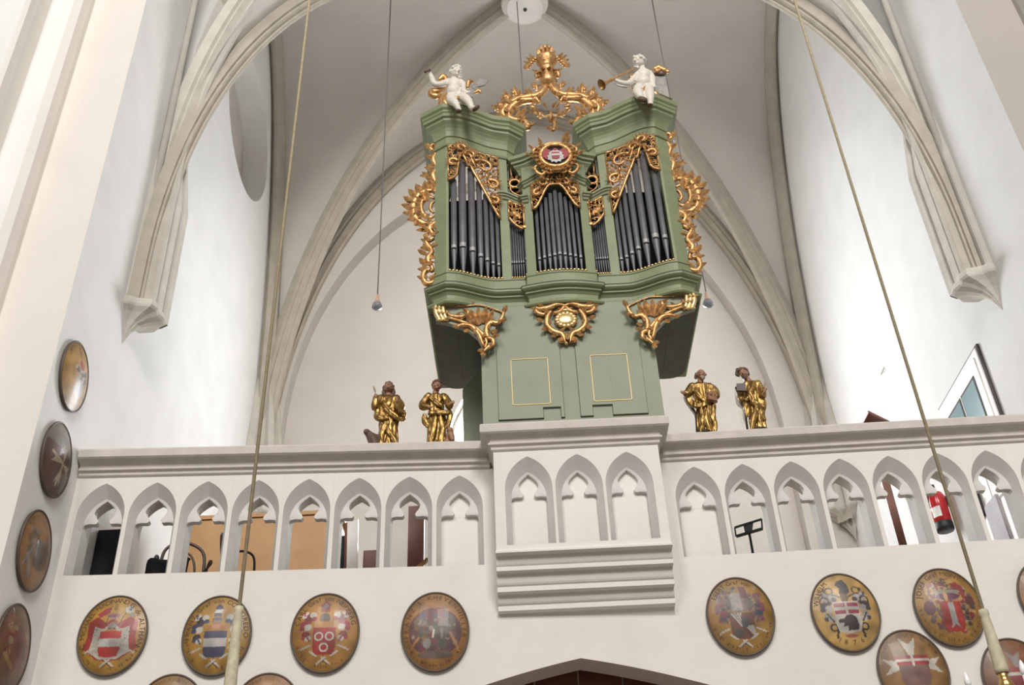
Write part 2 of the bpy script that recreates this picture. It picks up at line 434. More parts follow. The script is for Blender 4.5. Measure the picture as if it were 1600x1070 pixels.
for i in range(4):
    for j in range(3):
        MB().prism([rpt(xs[i], zs[j], .5), rpt(xs[i+1], zs[j], .5), rpt(xs[i+1], zs[j+1], .5), rpt(xs[i], zs[j+1], .5)], (0, .01, 0)).build('pane', 'lit_glass', win)
    a0 = [xs[i]+(xs[i+1]-xs[i])*k/8 for k in range(9)]
    MB().prism([rpt(x, 9.35+math.sqrt(max(0, 1.46**2-(x-.5)**2)), .5) for x in a0]+[rpt(xs[i+1], 9.35, .5), rpt(xs[i], 9.35, .5)], (0, .01, 0)).build('pane', 'lit_glass', win)
# front wall of the gallery with the wide arch below
WP = [(-3.7, 7.79), (-.2, 7.97), (1.15, 8.0), (4.62, 7.94)]
def yfw(X):
    for (x0, y0), (x1, y1) in zip(WP[:-1], WP[1:]):
        if X <= x1: return lerp(y0, y1, (X-x0)/(x1-x0))
    return WP[-1][1]
def zlow(X):
    d = abs(X-.41)
    if d > 2.0: return 0.
    return 4.29-.185*d-.075*d*d-(.6*(max(0, d-1.5)/.5)**2)
xs = sorted(set([-3.7, -1.601, -1.6, -.2, 1.15, 2.42, 2.421, 4.62]+[.41-2+4*i/32 for i in range(33)]))
mb = MB(); vs = []
for X in xs:
    for dy in (0, .28): vs += [(X, yfw(X)+dy, zlow(X)), (X, yfw(X)+dy, 5.08)]
fs = []
for i in range(len(xs)-1):
    a = i*4; b = a+4
    fs += [(a, b, b+1, a+1), (a+2, a+3, b+3, b+2), (a+1, b+1, b+3, a+3), (a, a+2, b+2, b)]
wf = struct(mb.add(vs, fs).build('wall_front', 'plaster_parapet'))
struct(MB().box((-3.7, 8.2, 4.85), (4.62, 13.6, 5.0)).build('floor_gallery', 'gallery_floor'))
# timber infill below the gallery arch
wood = struct(empty('door_1', (.41, 8.5, 0)))
for k in range(12):
    x0 = -1.7+k*.35
    MB().box((x0+.006, 8.42, 0), (x0+.344, 8.46, 4.4)).build('plank', 'red_brown_wood', wood)
MB().box((-1.7, 8.37, 3.55), (2.5, 8.42, 3.7)).build('rail', 'red_brown_wood', wood)
# ---- arcade of the parapet: every arch a piece of its own
def arch_half(hw, zb, zs_, za, n1=4, n2=12):
    pts = [(hw, lerp(zb, zs_, i/n1)) for i in range(n1)]
    R = ((za-zs_)**2+hw*hw)/(2*hw); a_ = math.asin(min(1, (za-zs_)/R))
    for i in range(n2+1):
        q = a_*i/n2; pts.append((hw-R+R*math.cos(q), zs_+R*math.sin(q)))
    return pts
def resample(pl, n):
    L = [0]
    for a, b in zip(pl[:-1], pl[1:]): L.append(L[-1]+math.hypot(b[0]-a[0], b[1]-a[1]))
    out = []
    for i in range(n):
        s_ = L[-1]*i/(n-1); k = 0
        while k < len(L)-2 and L[k+1] < s_: k += 1
        t = (s_-L[k])/(L[k+1]-L[k]+1e-12); out.append((lerp(pl[k][0], pl[k+1][0], t), lerp(pl[k][1], pl[k+1][1], t)))
    return out
def full(h): return h+[(-x, z) for x, z in h[::-1][1:]]
def tracery(name, pitch, zb=5.08, ztop=5.955, blind=False, hw=.194, thick=.27, hwi=.156, back=.15):
    n1, n2 = 4, 16
    A = full(arch_half(hw, zb, 5.60, 5.895, n1, n2)); B = full(arch_half(hwi, zb, 5.555, 5.80, n1, n2))
    Bh = arch_half(hwi, zb, 5.555, 5.80, n1, n2); w_ = hwi
    head = [(w_, 5.545), (.97*w_, 5.565), (.72*w_, 5.578), (.40*w_, 5.572), (.29*w_, 5.585), (.30*w_, 5.605), (.46*w_, 5.635), (.58*w_, 5.672), (.50*w_, 5.71), (.26*w_, 5.75), (0, 5.782)]
    Cc = full(Bh[:n1]+resample(head, len(Bh)-n1))
    n = len(A); p2 = pitch/2
    # rectangle loop matched to the arch loop
    Rr = []
    c0 = (0, 5.5)
    for x, z in A:
        if z <= 5.6: Rr.append((math.copysign(p2, x), z))
        else:
            dx, dz = x, z-5.5; s_ = min(p2/abs(dx) if abs(dx) > 1e-9 else 1e9, (ztop-5.5)/dz); Rr.append((dx*s_, 5.5+dz*s_))
    # snap the corners
    for sg in (1, -1):
        k = min(range(n), key=lambda i: math.hypot(Rr[i][0]-sg*p2, Rr[i][1]-ztop)); Rr[k] = (sg*p2, ztop)
    layers = [(Rr, 0), (A, 0), (B, .095), (Cc, .105)]
    layers += [(Cc, .165)]
    if not blind: layers += [(B, .17), (B, thick), (Rr, thick)]
    else: layers = [(Rr, 0), (A, 0), (B, .095), (Cc, .105), (Cc, back)]
    mb = MB(); vs = []
    for L_, d in layers: vs += [(x, d, z) for x, z in L_]
    fs = []; mi = []
    for l in range(len(layers)-1):
        for i in range(n-1):
            fs.append((l*n+i, l*n+i+1, (l+1)*n+i+1, (l+1)*n+i)); mi.append(0 if l in (0, 6) else 1)
    # top and sides
    mb.add(vs, fs)
    if blind:
        b0 = (len(layers)-1)*n; fs2 = []
        for i in range(n//2):
            j = n-1-i
            if j-1 > i+1: mb.f.append((b0+i, b0+i+1, b0+j-1, b0+j))
            else: mb.f.append((b0+i, b0+i+1, b0+j))
            mb.sm.append(False); mi.append(2)
    d = thick if not blind else thick
    mb.add([(-p2, 0, zb), (-p2, d, zb), (-p2, d, ztop), (-p2, 0, ztop), (p2, 0, zb), (p2, d, zb), (p2, d, ztop), (p2, 0, ztop)], [(0, 1, 2, 3), (4, 7, 6, 5), (3, 2, 6, 7), (0, 4, 5, 1)] + ([(1, 5, 6, 2)] if blind else [])); mi += [0]*(5 if blind else 4)
    me = mb.mesh(name)
    for m_ in ('plaster_parapet', 'splay_shade_grey', 'plaster_blind'): me.materials.append(MATS[m_])
    me.polygons.foreach_set('material_index', mi)
    bm = bmesh.new(); bm.from_mesh(me); bmesh.ops.remove_doubles(bm, verts=bm.verts, dist=1e-5); bmesh.ops.dissolve_degenerate(bm, edges=bm.edges, dist=1e-5)
    bmesh.ops.recalc_face_normals(bm, faces=bm.faces); bm.to_mesh(me); bm.free()
    return me
def put(me, name, x, y, rz, parent, z=0):
    o = bpy.data.objects.new(name, me); COL.objects.link(o); o.parent = parent; o.location = (x, y, z); o.rotation_euler = (0, 0, rz); return o
pl_ = 3.37/8; pr_ = 3.30/8
mL, mLb = tracery('tracery_arch', pl_), tracery('blind_arch', pl_, blind=True)
mR, mRb = tracery('tracery_arch', pr_, hw=.189), tracery('blind_arch', pr_, blind=True, hw=.189)
rzl = math.atan2(.18, 3.5); rzr = math.atan2(-.06, 3.47)
for k in range(8):
    x = -3.66+pl_*(k+.5); put(mLb if k == 7 else mL, 'tracery_arch' if k < 7 else 'blind_arch', x, yfw(x), rzl, wf)
    x = 1.29+pr_*(k+.5); put(mRb if k == 0 else mR, 'tracery_arch' if k else 'blind_arch', x, yfw(x), rzr, wf)
MB().box((-3.7, yfw(-3.7), 5.08), (-3.66, yfw(-3.7)+.36, 5.955)).build('parapet_end', 'plaster_parapet', wf)
MB().prism([(-.29, 7.965, 5.08), (-.1, 7.975, 5.08), (-.1, 8.33, 5.08), (-.29, 8.33, 5.08)], (0, 0, .875)).build('parapet_end', 'plaster_parapet', wf)
MB().prism([(1.08, 8.0, 5.08), (1.29, 7.998, 5.08), (1.29, 8.35, 5.08), (1.08, 8.35, 5.08)], (0, 0, .875)).build('parapet_end', 'plaster_parapet', wf)
LP = [(-.28, 0), (.005, 0), (.02, .012), (.02, .035), (.045, .05), (.045, .062), (.028, .08), (.03, .10), (.07, .118), (.10, .128), (.115, .14), (.115, .205), (.105, .22), (-.36, .22)]
def ledge(path, parent, name='cornice'): return MB().sweep([(x, y, 5.95) for x, y in path], LP).build(name, 'stone_cornice', parent)
ledge([(-3.69, yfw(-3.69)), (-.24, yfw(-.24))], wf); ledge([(1.2, yfw(1.2)), (4.62, yfw(4.62))], wf)
# ---- projecting balcony in the middle
bal = struct(MB().box((-.2, 7.86, 5.06), (1.17, 8.1, 5.955)).build('wall_balcony', 'plaster_parapet'))
YB_ = 7.68
for a, b in ((-.2, -.125), (1.105, 1.17)): MB().box((a, YB_, 5.11), (b, 7.86, 5.955)).build('balcony_pier', 'plaster_parapet', bal)
mB = tracery('blind_arch', .41, blind=True, zb=5.11, thick=.18, hwi=.145, back=.14)
for k in range(3): put(mB, 'blind_arch', -.125+.41*(k+.5), YB_, 0, bal)
MB().box((-.2, YB_, 5.06), (1.17, 7.86, 5.11)).build('balcony_sill', 'plaster_parapet', bal)
MB().sweep([(-.2, 8.0, 5.95), (-.2, YB_, 5.95), (1.17, YB_, 5.95), (1.17, 8.0, 5.95)], [(max(a, -.2) if a < 0 else a*.9, b) for a, b in LP]).build('cornice', 'stone_cornice', bal)
# stepped corbelling, one course below another
steps = [(7.655, 5.07, 5.035), (7.735, 4.955, 4.92), (7.825, 4.825, 4.785), (7.915, 4.705, 4.665)]
for i, (y, zt_, zb_) in enumerate(steps):
    yn, ztn = (steps[i+1][0], steps[i+1][1]) if i < 3 else (7.99, 4.60)
    pr = [(y, zt_), (y, zb_), (y+.01, zb_-.006), (y+.055, zb_-.008)]
    for k in range(7):
        q = PI/2*k/6; pr.append((lerp(y+.06, yn+.012, 1-math.cos(q)), lerp(zb_-.014, ztn, math.sin(q))) if i < 3 else (lerp(y+.06, 8.0, k/6), zb_-.014-.05*k/6))
    if i == 0: pr = [(YB_, 5.07), (7.665, 5.065), (7.65, 5.05), (7.65, 5.035)]+pr[2:]
    pr += [(8.1, ztn), (8.1, zt_)]
    MB().prism([(-.205, a, b) for a, b in pr], (1.38, 0, 0)).build('corbel_course', 'plaster_parapet', bal)
# ================================================================ THE ORGAN
XC = .5
organ = empty('pipe_organ', (XC, 8.2, 6.17), 'green painted baroque pipe organ with gilded carving on the gallery balcony', 'pipe organ')
def YF(u):
    a = abs(u)
    if a >= 1.08: return 7.66+(a-1.08)/.14*.07
    if a > .6: return 7.82-.16*smoothstep((a-.6)/.48)
    if a > .33: return 7.82
    return 7.78-.05*math.cos(PI/2*a/.33)
def mirror(mb, ax=XC):
    o = MB(); o.v = [(2*ax-x, y, z) for x, y, z in mb.v]; o.f = [f[::-1] for f in mb.f]; o.sm = list(mb.sm); return o
def ubuild(mb, name, mt, parent=organ): return mb.build(name, mt, parent)
def both(mb, name, mt, parent=organ, ax=XC): mb2 = mirror(mb, ax); return mb.build(name, mt, parent), mb2.build(name, mt, parent)
def frange(a, b, n): return [a+(b-a)*i/n for i in range(n+1)]
# pedestal with its two doors
PY = 7.76
MB().box((-.28, PY, 6.10), (1.275, 8.95, 7.52)).build('pedestal', 'organ_panel', organ)
for x0, x1, nx0, nx1 in ((-.141, .42, .24, .395), (.562, 1.135, .665, .84)):
    z0, z1 = 6.30, 7.045; nz = 6.405
    g = MB(); e = .009
    outl = [(x0, z0), (nx0, z0), (nx0, nz), (nx1, nz), (nx1, z0), (x1, z0), (x1, z1), (x0, z1)]
    d = MB().prism([(x, PY-.018, z) for x, z in outl], (0, .016, 0)).build('door', 'organ_panel', organ)
    for (a, b), (c, f) in zip(outl, outl[1:]+outl[:1]):
        r = .004 if b != nz or f != nz else .010
        g.box((min(a, c)-r, PY-.006, min(b, f)-r), (max(a, c)+r, PY+.002, max(b, f)+r))
    g.build('door_gap_shadow', 'organ_dark_green', organ)  # dark strips stand in for the shadow outline round the door
    gx0, gx1, gz0, gz1 = ((-.02, .31, 6.435, 6.915) if x0 < 0 else (.684, 1.014, 6.437, 6.92)); t = .0045
    l = MB()
    for a, b in (((gx0, gz0), (gx1, gz0+t)), ((gx0, gz1-t), (gx1, gz1)), ((gx0, gz0), (gx0+t, gz1)), ((gx1-t, gz0), (gx1, gz1))): l.box((a[0], PY-.023, a[1]), (b[0], PY-.018, b[1]))
    l.build('gilt_line', 'gold_line', d)
    MB().box(((gx0+gx1)/2-.001, PY-.0195, gz0+t), ((gx0+gx1)/2+.001, PY-.018, gz1-t)).build('board_joint', 'organ_green', d)
MB().prism([(-.50, 8.6, 5.0), (-.28, 8.6, 5.0), (-.28, 8.6, 7.42), (-.32, 8.6, 7.42), (-.50, 8.6, 7.18)], (0, .3, 0)).build('side_panel', 'organ_panel', organ)
# underside boards of the overhanging case
for sg in (-1, 1):
    e0, e1 = (-.742, -.27) if sg < 0 else (1.265, 1.742)
    for k in range(2):
        a, b = lerp(e0, e1, k/2)+.0012, lerp(e0, e1, (k+1)/2)-.0012
        outer = (k == 0) if sg < 0 else (k == 1)
        if outer:
            xo, xi = (a, b) if sg < 0 else (b, a); dx = .16*(1 if sg < 0 else -1)
            pl = [(xo, 7.79), (xo, 8.88)]+[(xo+dx*(1-math.cos(PI/2*q/5)), 8.88+.17*math.sin(PI/2*q/5)) for q in range(1, 6)]+[(xi, 9.05), (xi, 7.79)]
        else: pl = [(a, 7.79), (a, 9.05), (b, 9.05), (b, 7.79)]
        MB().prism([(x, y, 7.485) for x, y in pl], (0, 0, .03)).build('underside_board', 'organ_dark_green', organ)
# base moulding following the swelling front
us = [-1.22, -1.08]+frange(-1.04, -.6, 11)+[-.345]
path = [(XC-1.22, 9.05, 7.5)]+[(XC+u, YF(u), 7.5) for u in us]
cen = [(XC+u, YF(u), 7.5) for u in [-.33]+frange(-.3, .3, 10)+[.33]]
path += cen+[(2*XC-x, y, z) for x, y, z in path[::-1]]
BP = [(-.06, 0), (.035, 0), (.046, .014), (.042, .032), (.018, .04), (.018, .055), (.0, .06), (-.014, .088), (-.010, .122), (.010, .148), (.030, .158), (.030, .174), (.052, .184), (.068, .198), (.070, .224), (.052, .244), (.022, .250), (.022, .268), (.0, .274), (.0, .375), (.008, .38), (.008, .40), (-.12, .40)]
MB().sweep(path, BP).build('base_moulding', 'organ_green', organ)
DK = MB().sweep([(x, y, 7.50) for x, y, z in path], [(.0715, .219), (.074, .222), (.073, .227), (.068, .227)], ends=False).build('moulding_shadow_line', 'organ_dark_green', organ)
def plan_prism(u0, u1, z0, z1, depth, n=6, off=0):
    pts = [(XC+u, YF(u)+off) for u in frange(u0, u1, n)]; back = [(x, y+depth) for x, y in pts[::-1]]
    mb = MB()
    if not callable(z1): mb.prism([(x, y, z0) for x, y in pts+back], (0, 0, z1-z0))
    else:
        P = pts+back; k = len(P); fu = z1
        mb.add([(x, y, z0) for x, y in P]+[(x, y, fu(x-XC)) for x, y in P], [tuple(range(k)), tuple(range(k, 2*k))]+[(i, (i+1) % k, k+(i+1) % k, k+i) for i in range(k)])
    return mb
def ztow(u): return lerp(9.46, 9.53, (abs(u)-.42)/.78)+.07*math.sin(PI*min(1, max(0, (abs(u)-.42)/.80)))
def zflat(u): return lerp(8.84, 8.95, smoothstep((abs(u)-.30)/.24))
def zcen(u): return 9.00+.13*math.cos(PI/2*min(1, abs(u)/.34))**1.5
both(plan_prism(-1.20, -1.06, 7.88, lambda u: ztow(u)+.02, .10), 'stile', 'organ_green')
both(plan_prism(-.56, -.47, 7.88, lambda u: ztow(u)+.02, .10, 2), 'stile', 'organ_green')
both(plan_prism(-.325, -.235, 7.88, 9.06, .10, 2), 'stile', 'organ_green')
# case sides and back
for sg in (-1, 1):
    x = XC+sg*1.2
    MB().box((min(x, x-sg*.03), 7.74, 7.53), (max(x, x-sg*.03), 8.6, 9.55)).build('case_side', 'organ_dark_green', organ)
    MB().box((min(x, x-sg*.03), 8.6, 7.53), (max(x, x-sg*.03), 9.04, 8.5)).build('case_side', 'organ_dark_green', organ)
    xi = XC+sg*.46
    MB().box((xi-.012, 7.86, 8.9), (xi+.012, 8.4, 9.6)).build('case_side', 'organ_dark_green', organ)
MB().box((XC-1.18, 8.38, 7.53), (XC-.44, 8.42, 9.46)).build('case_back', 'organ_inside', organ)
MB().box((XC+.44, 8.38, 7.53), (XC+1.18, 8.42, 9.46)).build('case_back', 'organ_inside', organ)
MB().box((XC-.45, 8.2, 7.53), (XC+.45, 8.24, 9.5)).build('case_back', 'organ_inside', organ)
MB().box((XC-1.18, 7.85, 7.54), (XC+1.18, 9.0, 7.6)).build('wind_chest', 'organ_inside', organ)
# tower cornices
CP = [(-.06, 0), (.012, 0), (.02, .012), (.012, .026), (.0, .032), (.0, .10), (.012, .105), (.016, .125), (.024, .15), (.04, .18), (.062, .205), (.09, .228), (.094, .245), (.118, .255), (.118, .285), (.13, .295), (.13, .315), (.15, .33), (.15, .375), (.14, .385), (-.15, .385)]
tp = [(XC-.40, 8.4), (XC-.40, 7.86)]+[(XC+u, YF(u)) for u in [-.46, -.56]+frange(-.6, -1.04, 12)+[-1.08, -1.2]]+[(XC-1.2, 8.6)]
CP = [(a, b*1.27) for a, b in CP]
mbt = MB().sweep([(x, y, ztow(x-XC)) for x, y in tp], CP, side=-1)
both(mbt, 'tower_cornice', 'organ_green')
rf = [(x, y, ztow(x-XC)+.44) for x, y in tp[1:-1]]+[(XC-1.2, 8.36, 9.97), (XC-.4, 8.36, 9.90)]
mbr = MB().add(rf+[(x, y, z+.02) for x, y, z in rf], [tuple(range(len(rf))), tuple(range(len(rf), 2*len(rf)))]+[(i, (i+1) % len(rf), len(rf)+(i+1) % len(rf), len(rf)+i) for i in range(len(rf))])
both(mbr, 'tower_roof', 'organ_inside')
# lesser cornices
SP = [(-.1, 0), (.0, 0), (.012, .008), (.018, .026), (.034, .036), (.034, .05), (.05, .058), (.05, .08), (-.1, .09)]
fl = [(XC+u, YF(u)-.005, zflat(u)-.03) for u in frange(-.575, -.27, 12)]
both(MB().sweep(fl, SP), 'flat_cornice', 'organ_green')
MB().sweep([(XC+u, YF(u)-.005, zcen(u)) for u in frange(-.335, .335, 20)], SP).build('centre_arch_moulding', 'organ_green', organ)
plan_prism(-.325, .325, 9.02, 9.32, .12, 12, .01).build('centre_frieze', 'organ_green', organ)
UP = [(-.1, 0), (.0, 0), (.01, .012), (.014, .03), (.03, .06), (.058, .09), (.062, .105), (.085, .115), (.085, .14), (.11, .155), (.11, .20), (-.12, .205)]
up = [(XC-.34, 8.2)]+[(XC+u, 7.84-.06*math.cos(PI/2*abs(u)/.34), ) for u in frange(-.34, .34, 16)]+[(XC+.34, 8.2)]
MB().sweep([(x, y, 9.25+.09*math.cos(PI/2*min(1, abs(x-XC)/.34))**2) for x, y in up], UP).build('centre_cornice', 'organ_green', organ)
# ---- pipes
def pipe(u, r, ztop, zm, yo=0.):
    Y = YF(u)+.05+yo; x = XC+u; zt = 7.90
    p = MB().lathe((x, Y, 0), [(.30*r, zt), (.34*r, zt+.03), (r, zm-.015), (r, ztop), (r*.9, ztop), (r*.9, ztop-.03)], 14)
    p = p.build('pipe', 'pipe_tin', organ)
    h = max(.032, r*1.5)
    lp = MB(); w_ = r*.86; n = 5
    vs = []
    for z in (zm+.008, zm+h):
        for i in range(n+1):
            q = -PI/2+(-.95+1.9*i/n)*.86
            rr = r*1.06
            vs.append((x+rr*math.cos(q), Y+rr*math.sin(q), z))
    lp.add(vs, [(i, i+1, n+2+i, n+1+i) for i in range(n)], True)
    lp.add([(x+r*.9*math.cos(-PI/2+a), Y+r*.9*math.sin(-PI/2+a), z) for a in (-.8, .8) for z in (zm, zm+h)], [])
    lp.build('lip', 'pipe_lip', p)
    s_ = MB(); vs = []
    for z in (zm-.012, zm+.008):
        for i in range(n+1):
            q = -PI/2+(-.95+1.9*i/n)*.9; vs.append((x+r*1.04*math.cos(q), Y+r*1.04*math.sin(q), z))
    s_.add(vs, [(i, i+1, n+2+i, n+1+i) for i in range(n)], True).build('mouth', 'organ_inside', p)
TW = [(-1.012, .030, 9.02, 8.205), (-.928, .038, 9.42, 8.235), (-.838, .035, 9.25, 8.215), (-.762, .028, 9.08, 8.175), (-.700, .024, 8.93, 8.145), (-.645, .021, 8.80, 8.115), (-.592, .020, 8.68, 8.095)]
for u, r, zt, zm in TW: pipe(u, r, zt+.10, zm); pipe(-u, r, zt+.10, zm)
for i in range(7):
    u = -.462+i*.0222; r = .0096-.0002*i
    pipe(u, r, 8.70-.02*i, 8.12); pipe(-u, r, 8.70-.02*i, 8.12)
for i in range(-4, 5): pipe(i*.0495, .0215-.0012*abs(i), 8.98-.05*abs(i), 8.12-.008*abs(i))
# gilt beading along the toe boards
def beading(u0, u1, n):
    mb = MB()
    for i in range(n+1):
        u = lerp(u0, u1, i/n); mb.ball((XC+u, YF(u)-.006, 7.905), (.5*abs(u1-u0)/n*1.05, .014, .013), 8, 4)
    return mb
both(beading(-1.05, -.565, 15), 'gilt_beading', 'gilding_pale'); both(beading(-.465, -.33, 6), 'gilt_beading', 'gilding_pale')
beading(-.23, .23, 13).build('gilt_beading', 'gilding_pale', organ)
# ---- pierced gilded screens over the pipes
def spiral(cx, cz, r, a0, turns, shrink=.25, n=16):
    return [(cx+r*lerp(1, shrink, i/n)*math.cos(a0+turns*2*PI*i/n), cz+r*lerp(1, shrink, i/n)*math.sin(a0+turns*2*PI*i/n)) for i in range(n+1)]
def onfront(pts, off): return [(XC+u, YF(u)-off, z) for u, z in pts]
def screen(top, bot, u0, u1, seed, big=1., bigs=()):
    rnd = random.Random(seed); mb = MB(); n = 18
    T = [(u, top(u)) for u in frange(u0, u1, n)]; B = [(u, bot(u)) for u in frange(u0, u1, n)]
    mb.tube(onfront(T, .005), .013*big, 6); mb.tube(onfront(B, .018), .015*big, 6)
    for u in (u0, u1): mb.tube(onfront([(u, top(u)), (u, bot(u))], .005), .011*big, 6)
    # a second scroll line inside, following the pipe tops
    M_ = [(u, lerp(bot(u), top(u), .5+.18*math.sin(i*1.1))) for i, u in enumerate(frange(u0+.03, u1-.03, n))]
    mb.tube(onfront(M_, .022), [.010*big*(1+.3*math.sin(i)) for i in range(n+1)], 6)
    for (cu_, cz_, rr_, a0_, tn_) in bigs:
        sp = spiral(cu_, cz_, rr_, a0_, tn_, .22, 20)
        mb.tube(onfront(sp, .03), [lerp(.020, .010, k/20) for k in range(21)], 7)
        for k in range(0, 19, 2):
            (ua, za), (ub, zb2) = sp[k], sp[k+1]; p = onfront([(ua, za)], .034)[0]; dx, dz = ua-cu_, za-cz_; L_ = math.hypot(dx, dz)+1e-6
            mb.leaf(p, (dx/L_*.8+(ub-ua)*20, -.2, dz/L_*.8+(zb2-za)*20), .05, .026)
    A = (u1-u0)*(sum(t[1]-b[1] for t, b in zip(T, B))/n); cnt = int(A*900/big/big)
    pts = []
    for _ in range(cnt*12):
        u = rnd.uniform(u0+.015, u1-.015); z = rnd.uniform(bot(u)+.015, top(u)-.015) if top(u)-bot(u) > .04 else None
        if z is None or any(math.hypot(u-a, z-b) < .03*big for a, b in pts): continue
        pts.append((u, z))
        if len(pts) >= cnt: break
    for i, (u, z) in enumerate(pts):
        if i % 3 == 0:
            sp = [(a, min(top(a)-.004, max(bot(a)+.004, b))) for a, b in spiral(u, z, rnd.uniform(.022, .036)*big, rnd.uniform(0, 6.28), rnd.choice((-.8, .8)), .3, 9)]
            mb.tube(onfront(sp, .02), [lerp(.008, .005, k/9)*big for k in range(10)], 5)
        else:
            q = rnd.uniform(0, 6.28); p = onfront([(u, z)], .012)[0]
            for dq in (-.7, 0, .7):
                mb.leaf(p, (math.cos(q+dq), -.15, math.sin(q+dq)), rnd.uniform(.03, .045)*big, .022*big)
    return mb
def bot_tower(u):
    a = abs(u); k = [(1.06, 9.03), (.99, 9.07), (.965, 9.15), (.95, 9.36), (.928, 9.45), (.90, 9.40), (.865, 9.27), (.838, 9.29), (.80, 9.19), (.762, 9.12), (.70, 8.97), (.645, 8.84), (.60, 8.72), (.56, 8.62)]
    for (a1, z1), (a0, z0) in zip(k[:-1], k[1:]):
        if a >= a0: return lerp(z0, z1, (a-a0)/(a1-a0))+.035
    return 8.62
both(screen(lambda u: ztow(u)-.005, bot_tower, -1.06, -.56, 3, 1., ((-.70, 9.34, .105, 2.6, -.85), (-.62, 9.10, .075, 2.2, -.9), (-1.01, 9.30, .055, .5, .9), (-.83, 9.47, .06, 3.5, -.8), (-.93, 9.53, .05, .2, .8), (-.60, 8.88, .05, 2.2, -.8))), 'carved_screen', 'gilding')
both(screen(lambda u: zflat(u)-.035, lambda u: lerp(8.50, 8.66, (abs(u)-.325)/.145)-.03*math.sin(PI*(abs(u)-.325)/.145), -.47, -.325, 5), 'carved_screen', 'gilding')
screen(lambda u: zcen(u)-.005, lambda u: 9.0-.30*smoothstep((abs(u)-.04)/.19), -.235, .235, 9, 1., ((-.11, 9.02, .06, .3, .8), (.11, 9.02, .06, 2.84, -.8), (-.18, 8.90, .045, 1., .9), (.18, 8.90, .045, 2.1, -.9))).build('carved_screen', 'gilding', organ)
# hanging leaf tips below the tower screens and the ring scrolls above the flats
mb = MB()
c = at(804, 287, 7.86)
for k in range(10):
    q = 2*PI*k/10; mb.leaf(c+V(math.cos(q)*.055, -.01, math.sin(q)*.055), (math.cos(q), -.2, math.sin(q)), .045, .028)
mb.tube([c+V(math.cos(q)*.052, 0, math.sin(q)*.052) for q in frange(0, 2*PI, 20)], .016, 6)
p = [at(x, y, 7.86) for x, y in ((797, 262), (799, 275), (797, 290), (800, 300), (812, 306), (823, 312), (820, 304), (810, 298))]
mb.tube(smooth_path(p, 4), [.011]*29, 6)
for x, y, dx, dz in ((800, 268, -.2, 1), (800, 262, .3, 1), (806, 300, 1, -.3), (812, 303, .6, .6), (802, 306, .2, -1), (820, 309, 1, -.2)): mb.leaf(at(x, y, 7.86), (dx, -.2, dz), .06, .03)
both(mb, 'carved_scroll', 'gilding')
# ---- gilded ears on both flanks
def c5(x, y, Y=7.74): return at(620+x/4.652, 220+y/4.652, Y)
mb = MB()
def gt(pts, r, f=c5, k=4, n=7, Y=None):
    p = smooth_path([f(*q) for q in pts], k); m_ = len(p)
    if hasattr(r, '__len__'): rr = [np.interp(i/(m_-1), np.linspace(0, 1, len(r)), r) for i in range(m_)]
    else: rr = r
    rr = [float(v)*1.3 for v in rr] if hasattr(rr, '__len__') else [rr*1.3]*m_
    mb.tube(p, rr, n)
    for i in range(2, m_-2, 4):
        t = p[i+1]-p[i-1]; t = Vector((t.x, 0, t.z)).normalized(); sg = 1 if (i//4) % 2 else -1
        mb.leaf(p[i]+V(0, -rr[i]*.6, 0), t*.8+V(-t.z, 0, t.x)*sg*.7+V(0, -.2, 0), max(.04, rr[i]*2.6), max(.02, rr[i]*1.3), curl=.15)
def gl(x, y, dx, dy, L, W, f=c5, curl=.3): mb.leaf(f(x, y), (dx, -.12, -dy), L*1.2, W*1.5, curl=curl)
gt([(268, 70), (248, 62), (250, 35), (275, 30), (290, 55), (285, 95), (262, 110)], [.010, .018, .016, .016, .02, .016, .008])
gt([(285, 90), (265, 140), (290, 200), (262, 250), (285, 310), (280, 380)], [.02, .024, .016, .026, .016, .02])
gt([(290, 372), (230, 365), (160, 400), (122, 470), (130, 550), (180, 600), (245, 605), (285, 580)], [.012, .024, .034, .036, .034, .03, .022, .01])
gt([(275, 420), (225, 410), (180, 450), (185, 520), (230, 560), (275, 545)], [.01, .014, .018, .018, .016, .01])
gt([(275, 440), (250, 460), (245, 500), (268, 525)], [.008, .014, .014, .008])
for k in range(12):
    q = math.radians(62+k*19.5); cx, cy = 245, 485
    rx = 128
    x, y = cx+rx*math.cos(q), cy-118*math.sin(q)
    gl(x, y, math.cos(q), -math.sin(q), .095, .058)
for k in range(8):
    q = math.radians(95+k*24); gl(225+30*math.cos(q), 485-45*math.sin(q), math.cos(q), -math.sin(q), .11, .046)
gt([(285, 590), (240, 640), (270, 700), (215, 740), (255, 800), (225, 860), (245, 905)], [.018, .03, .018, .022, .02, .026, .016])
gt([(245, 900), (262, 945), (230, 940), (198, 960), (195, 1010), (225, 1040), (262, 1025), (255, 990), (235, 1000)], [.016, .014, .018, .022, .024, .024, .022, .016, .01])
for x, y, dx, dy in ((262, 200, -1, .2), (245, 255, -1, -.3), (225, 250, -.8, .4), (270, 330, -.6, -.6), (200, 640, -.8, .5), (225, 670, -.4, 1), (240, 730, -1, 0), (215, 820, -1, -.3), (235, 800, -.6, -.7), (265, 840, .8, .1), (210, 900, -.7, -.7), (215, 930, -.8, .3), (250, 60, -.7, -.6), (270, 130, -.8, -.2), (255, 700, -.5, .8), (262, 740, .5, .7), (228, 770, -.9, .5), (250, 830, .3, .9), (232, 870, .2, 1), (245, 880, -.6, .9), (238, 640, -.7, .8), (255, 660, .3, 1), (215, 1000, -.9, 0), (225, 960, -.5, -.8), (240, 760, .8, .3), (275, 180, -.9, .3), (275, 270, -.8, .3), (270, 290, -.9, -.2)):
    gl(x, y, dx, dy, .075, .042)
both(mb, 'carved_ear', 'gilding')
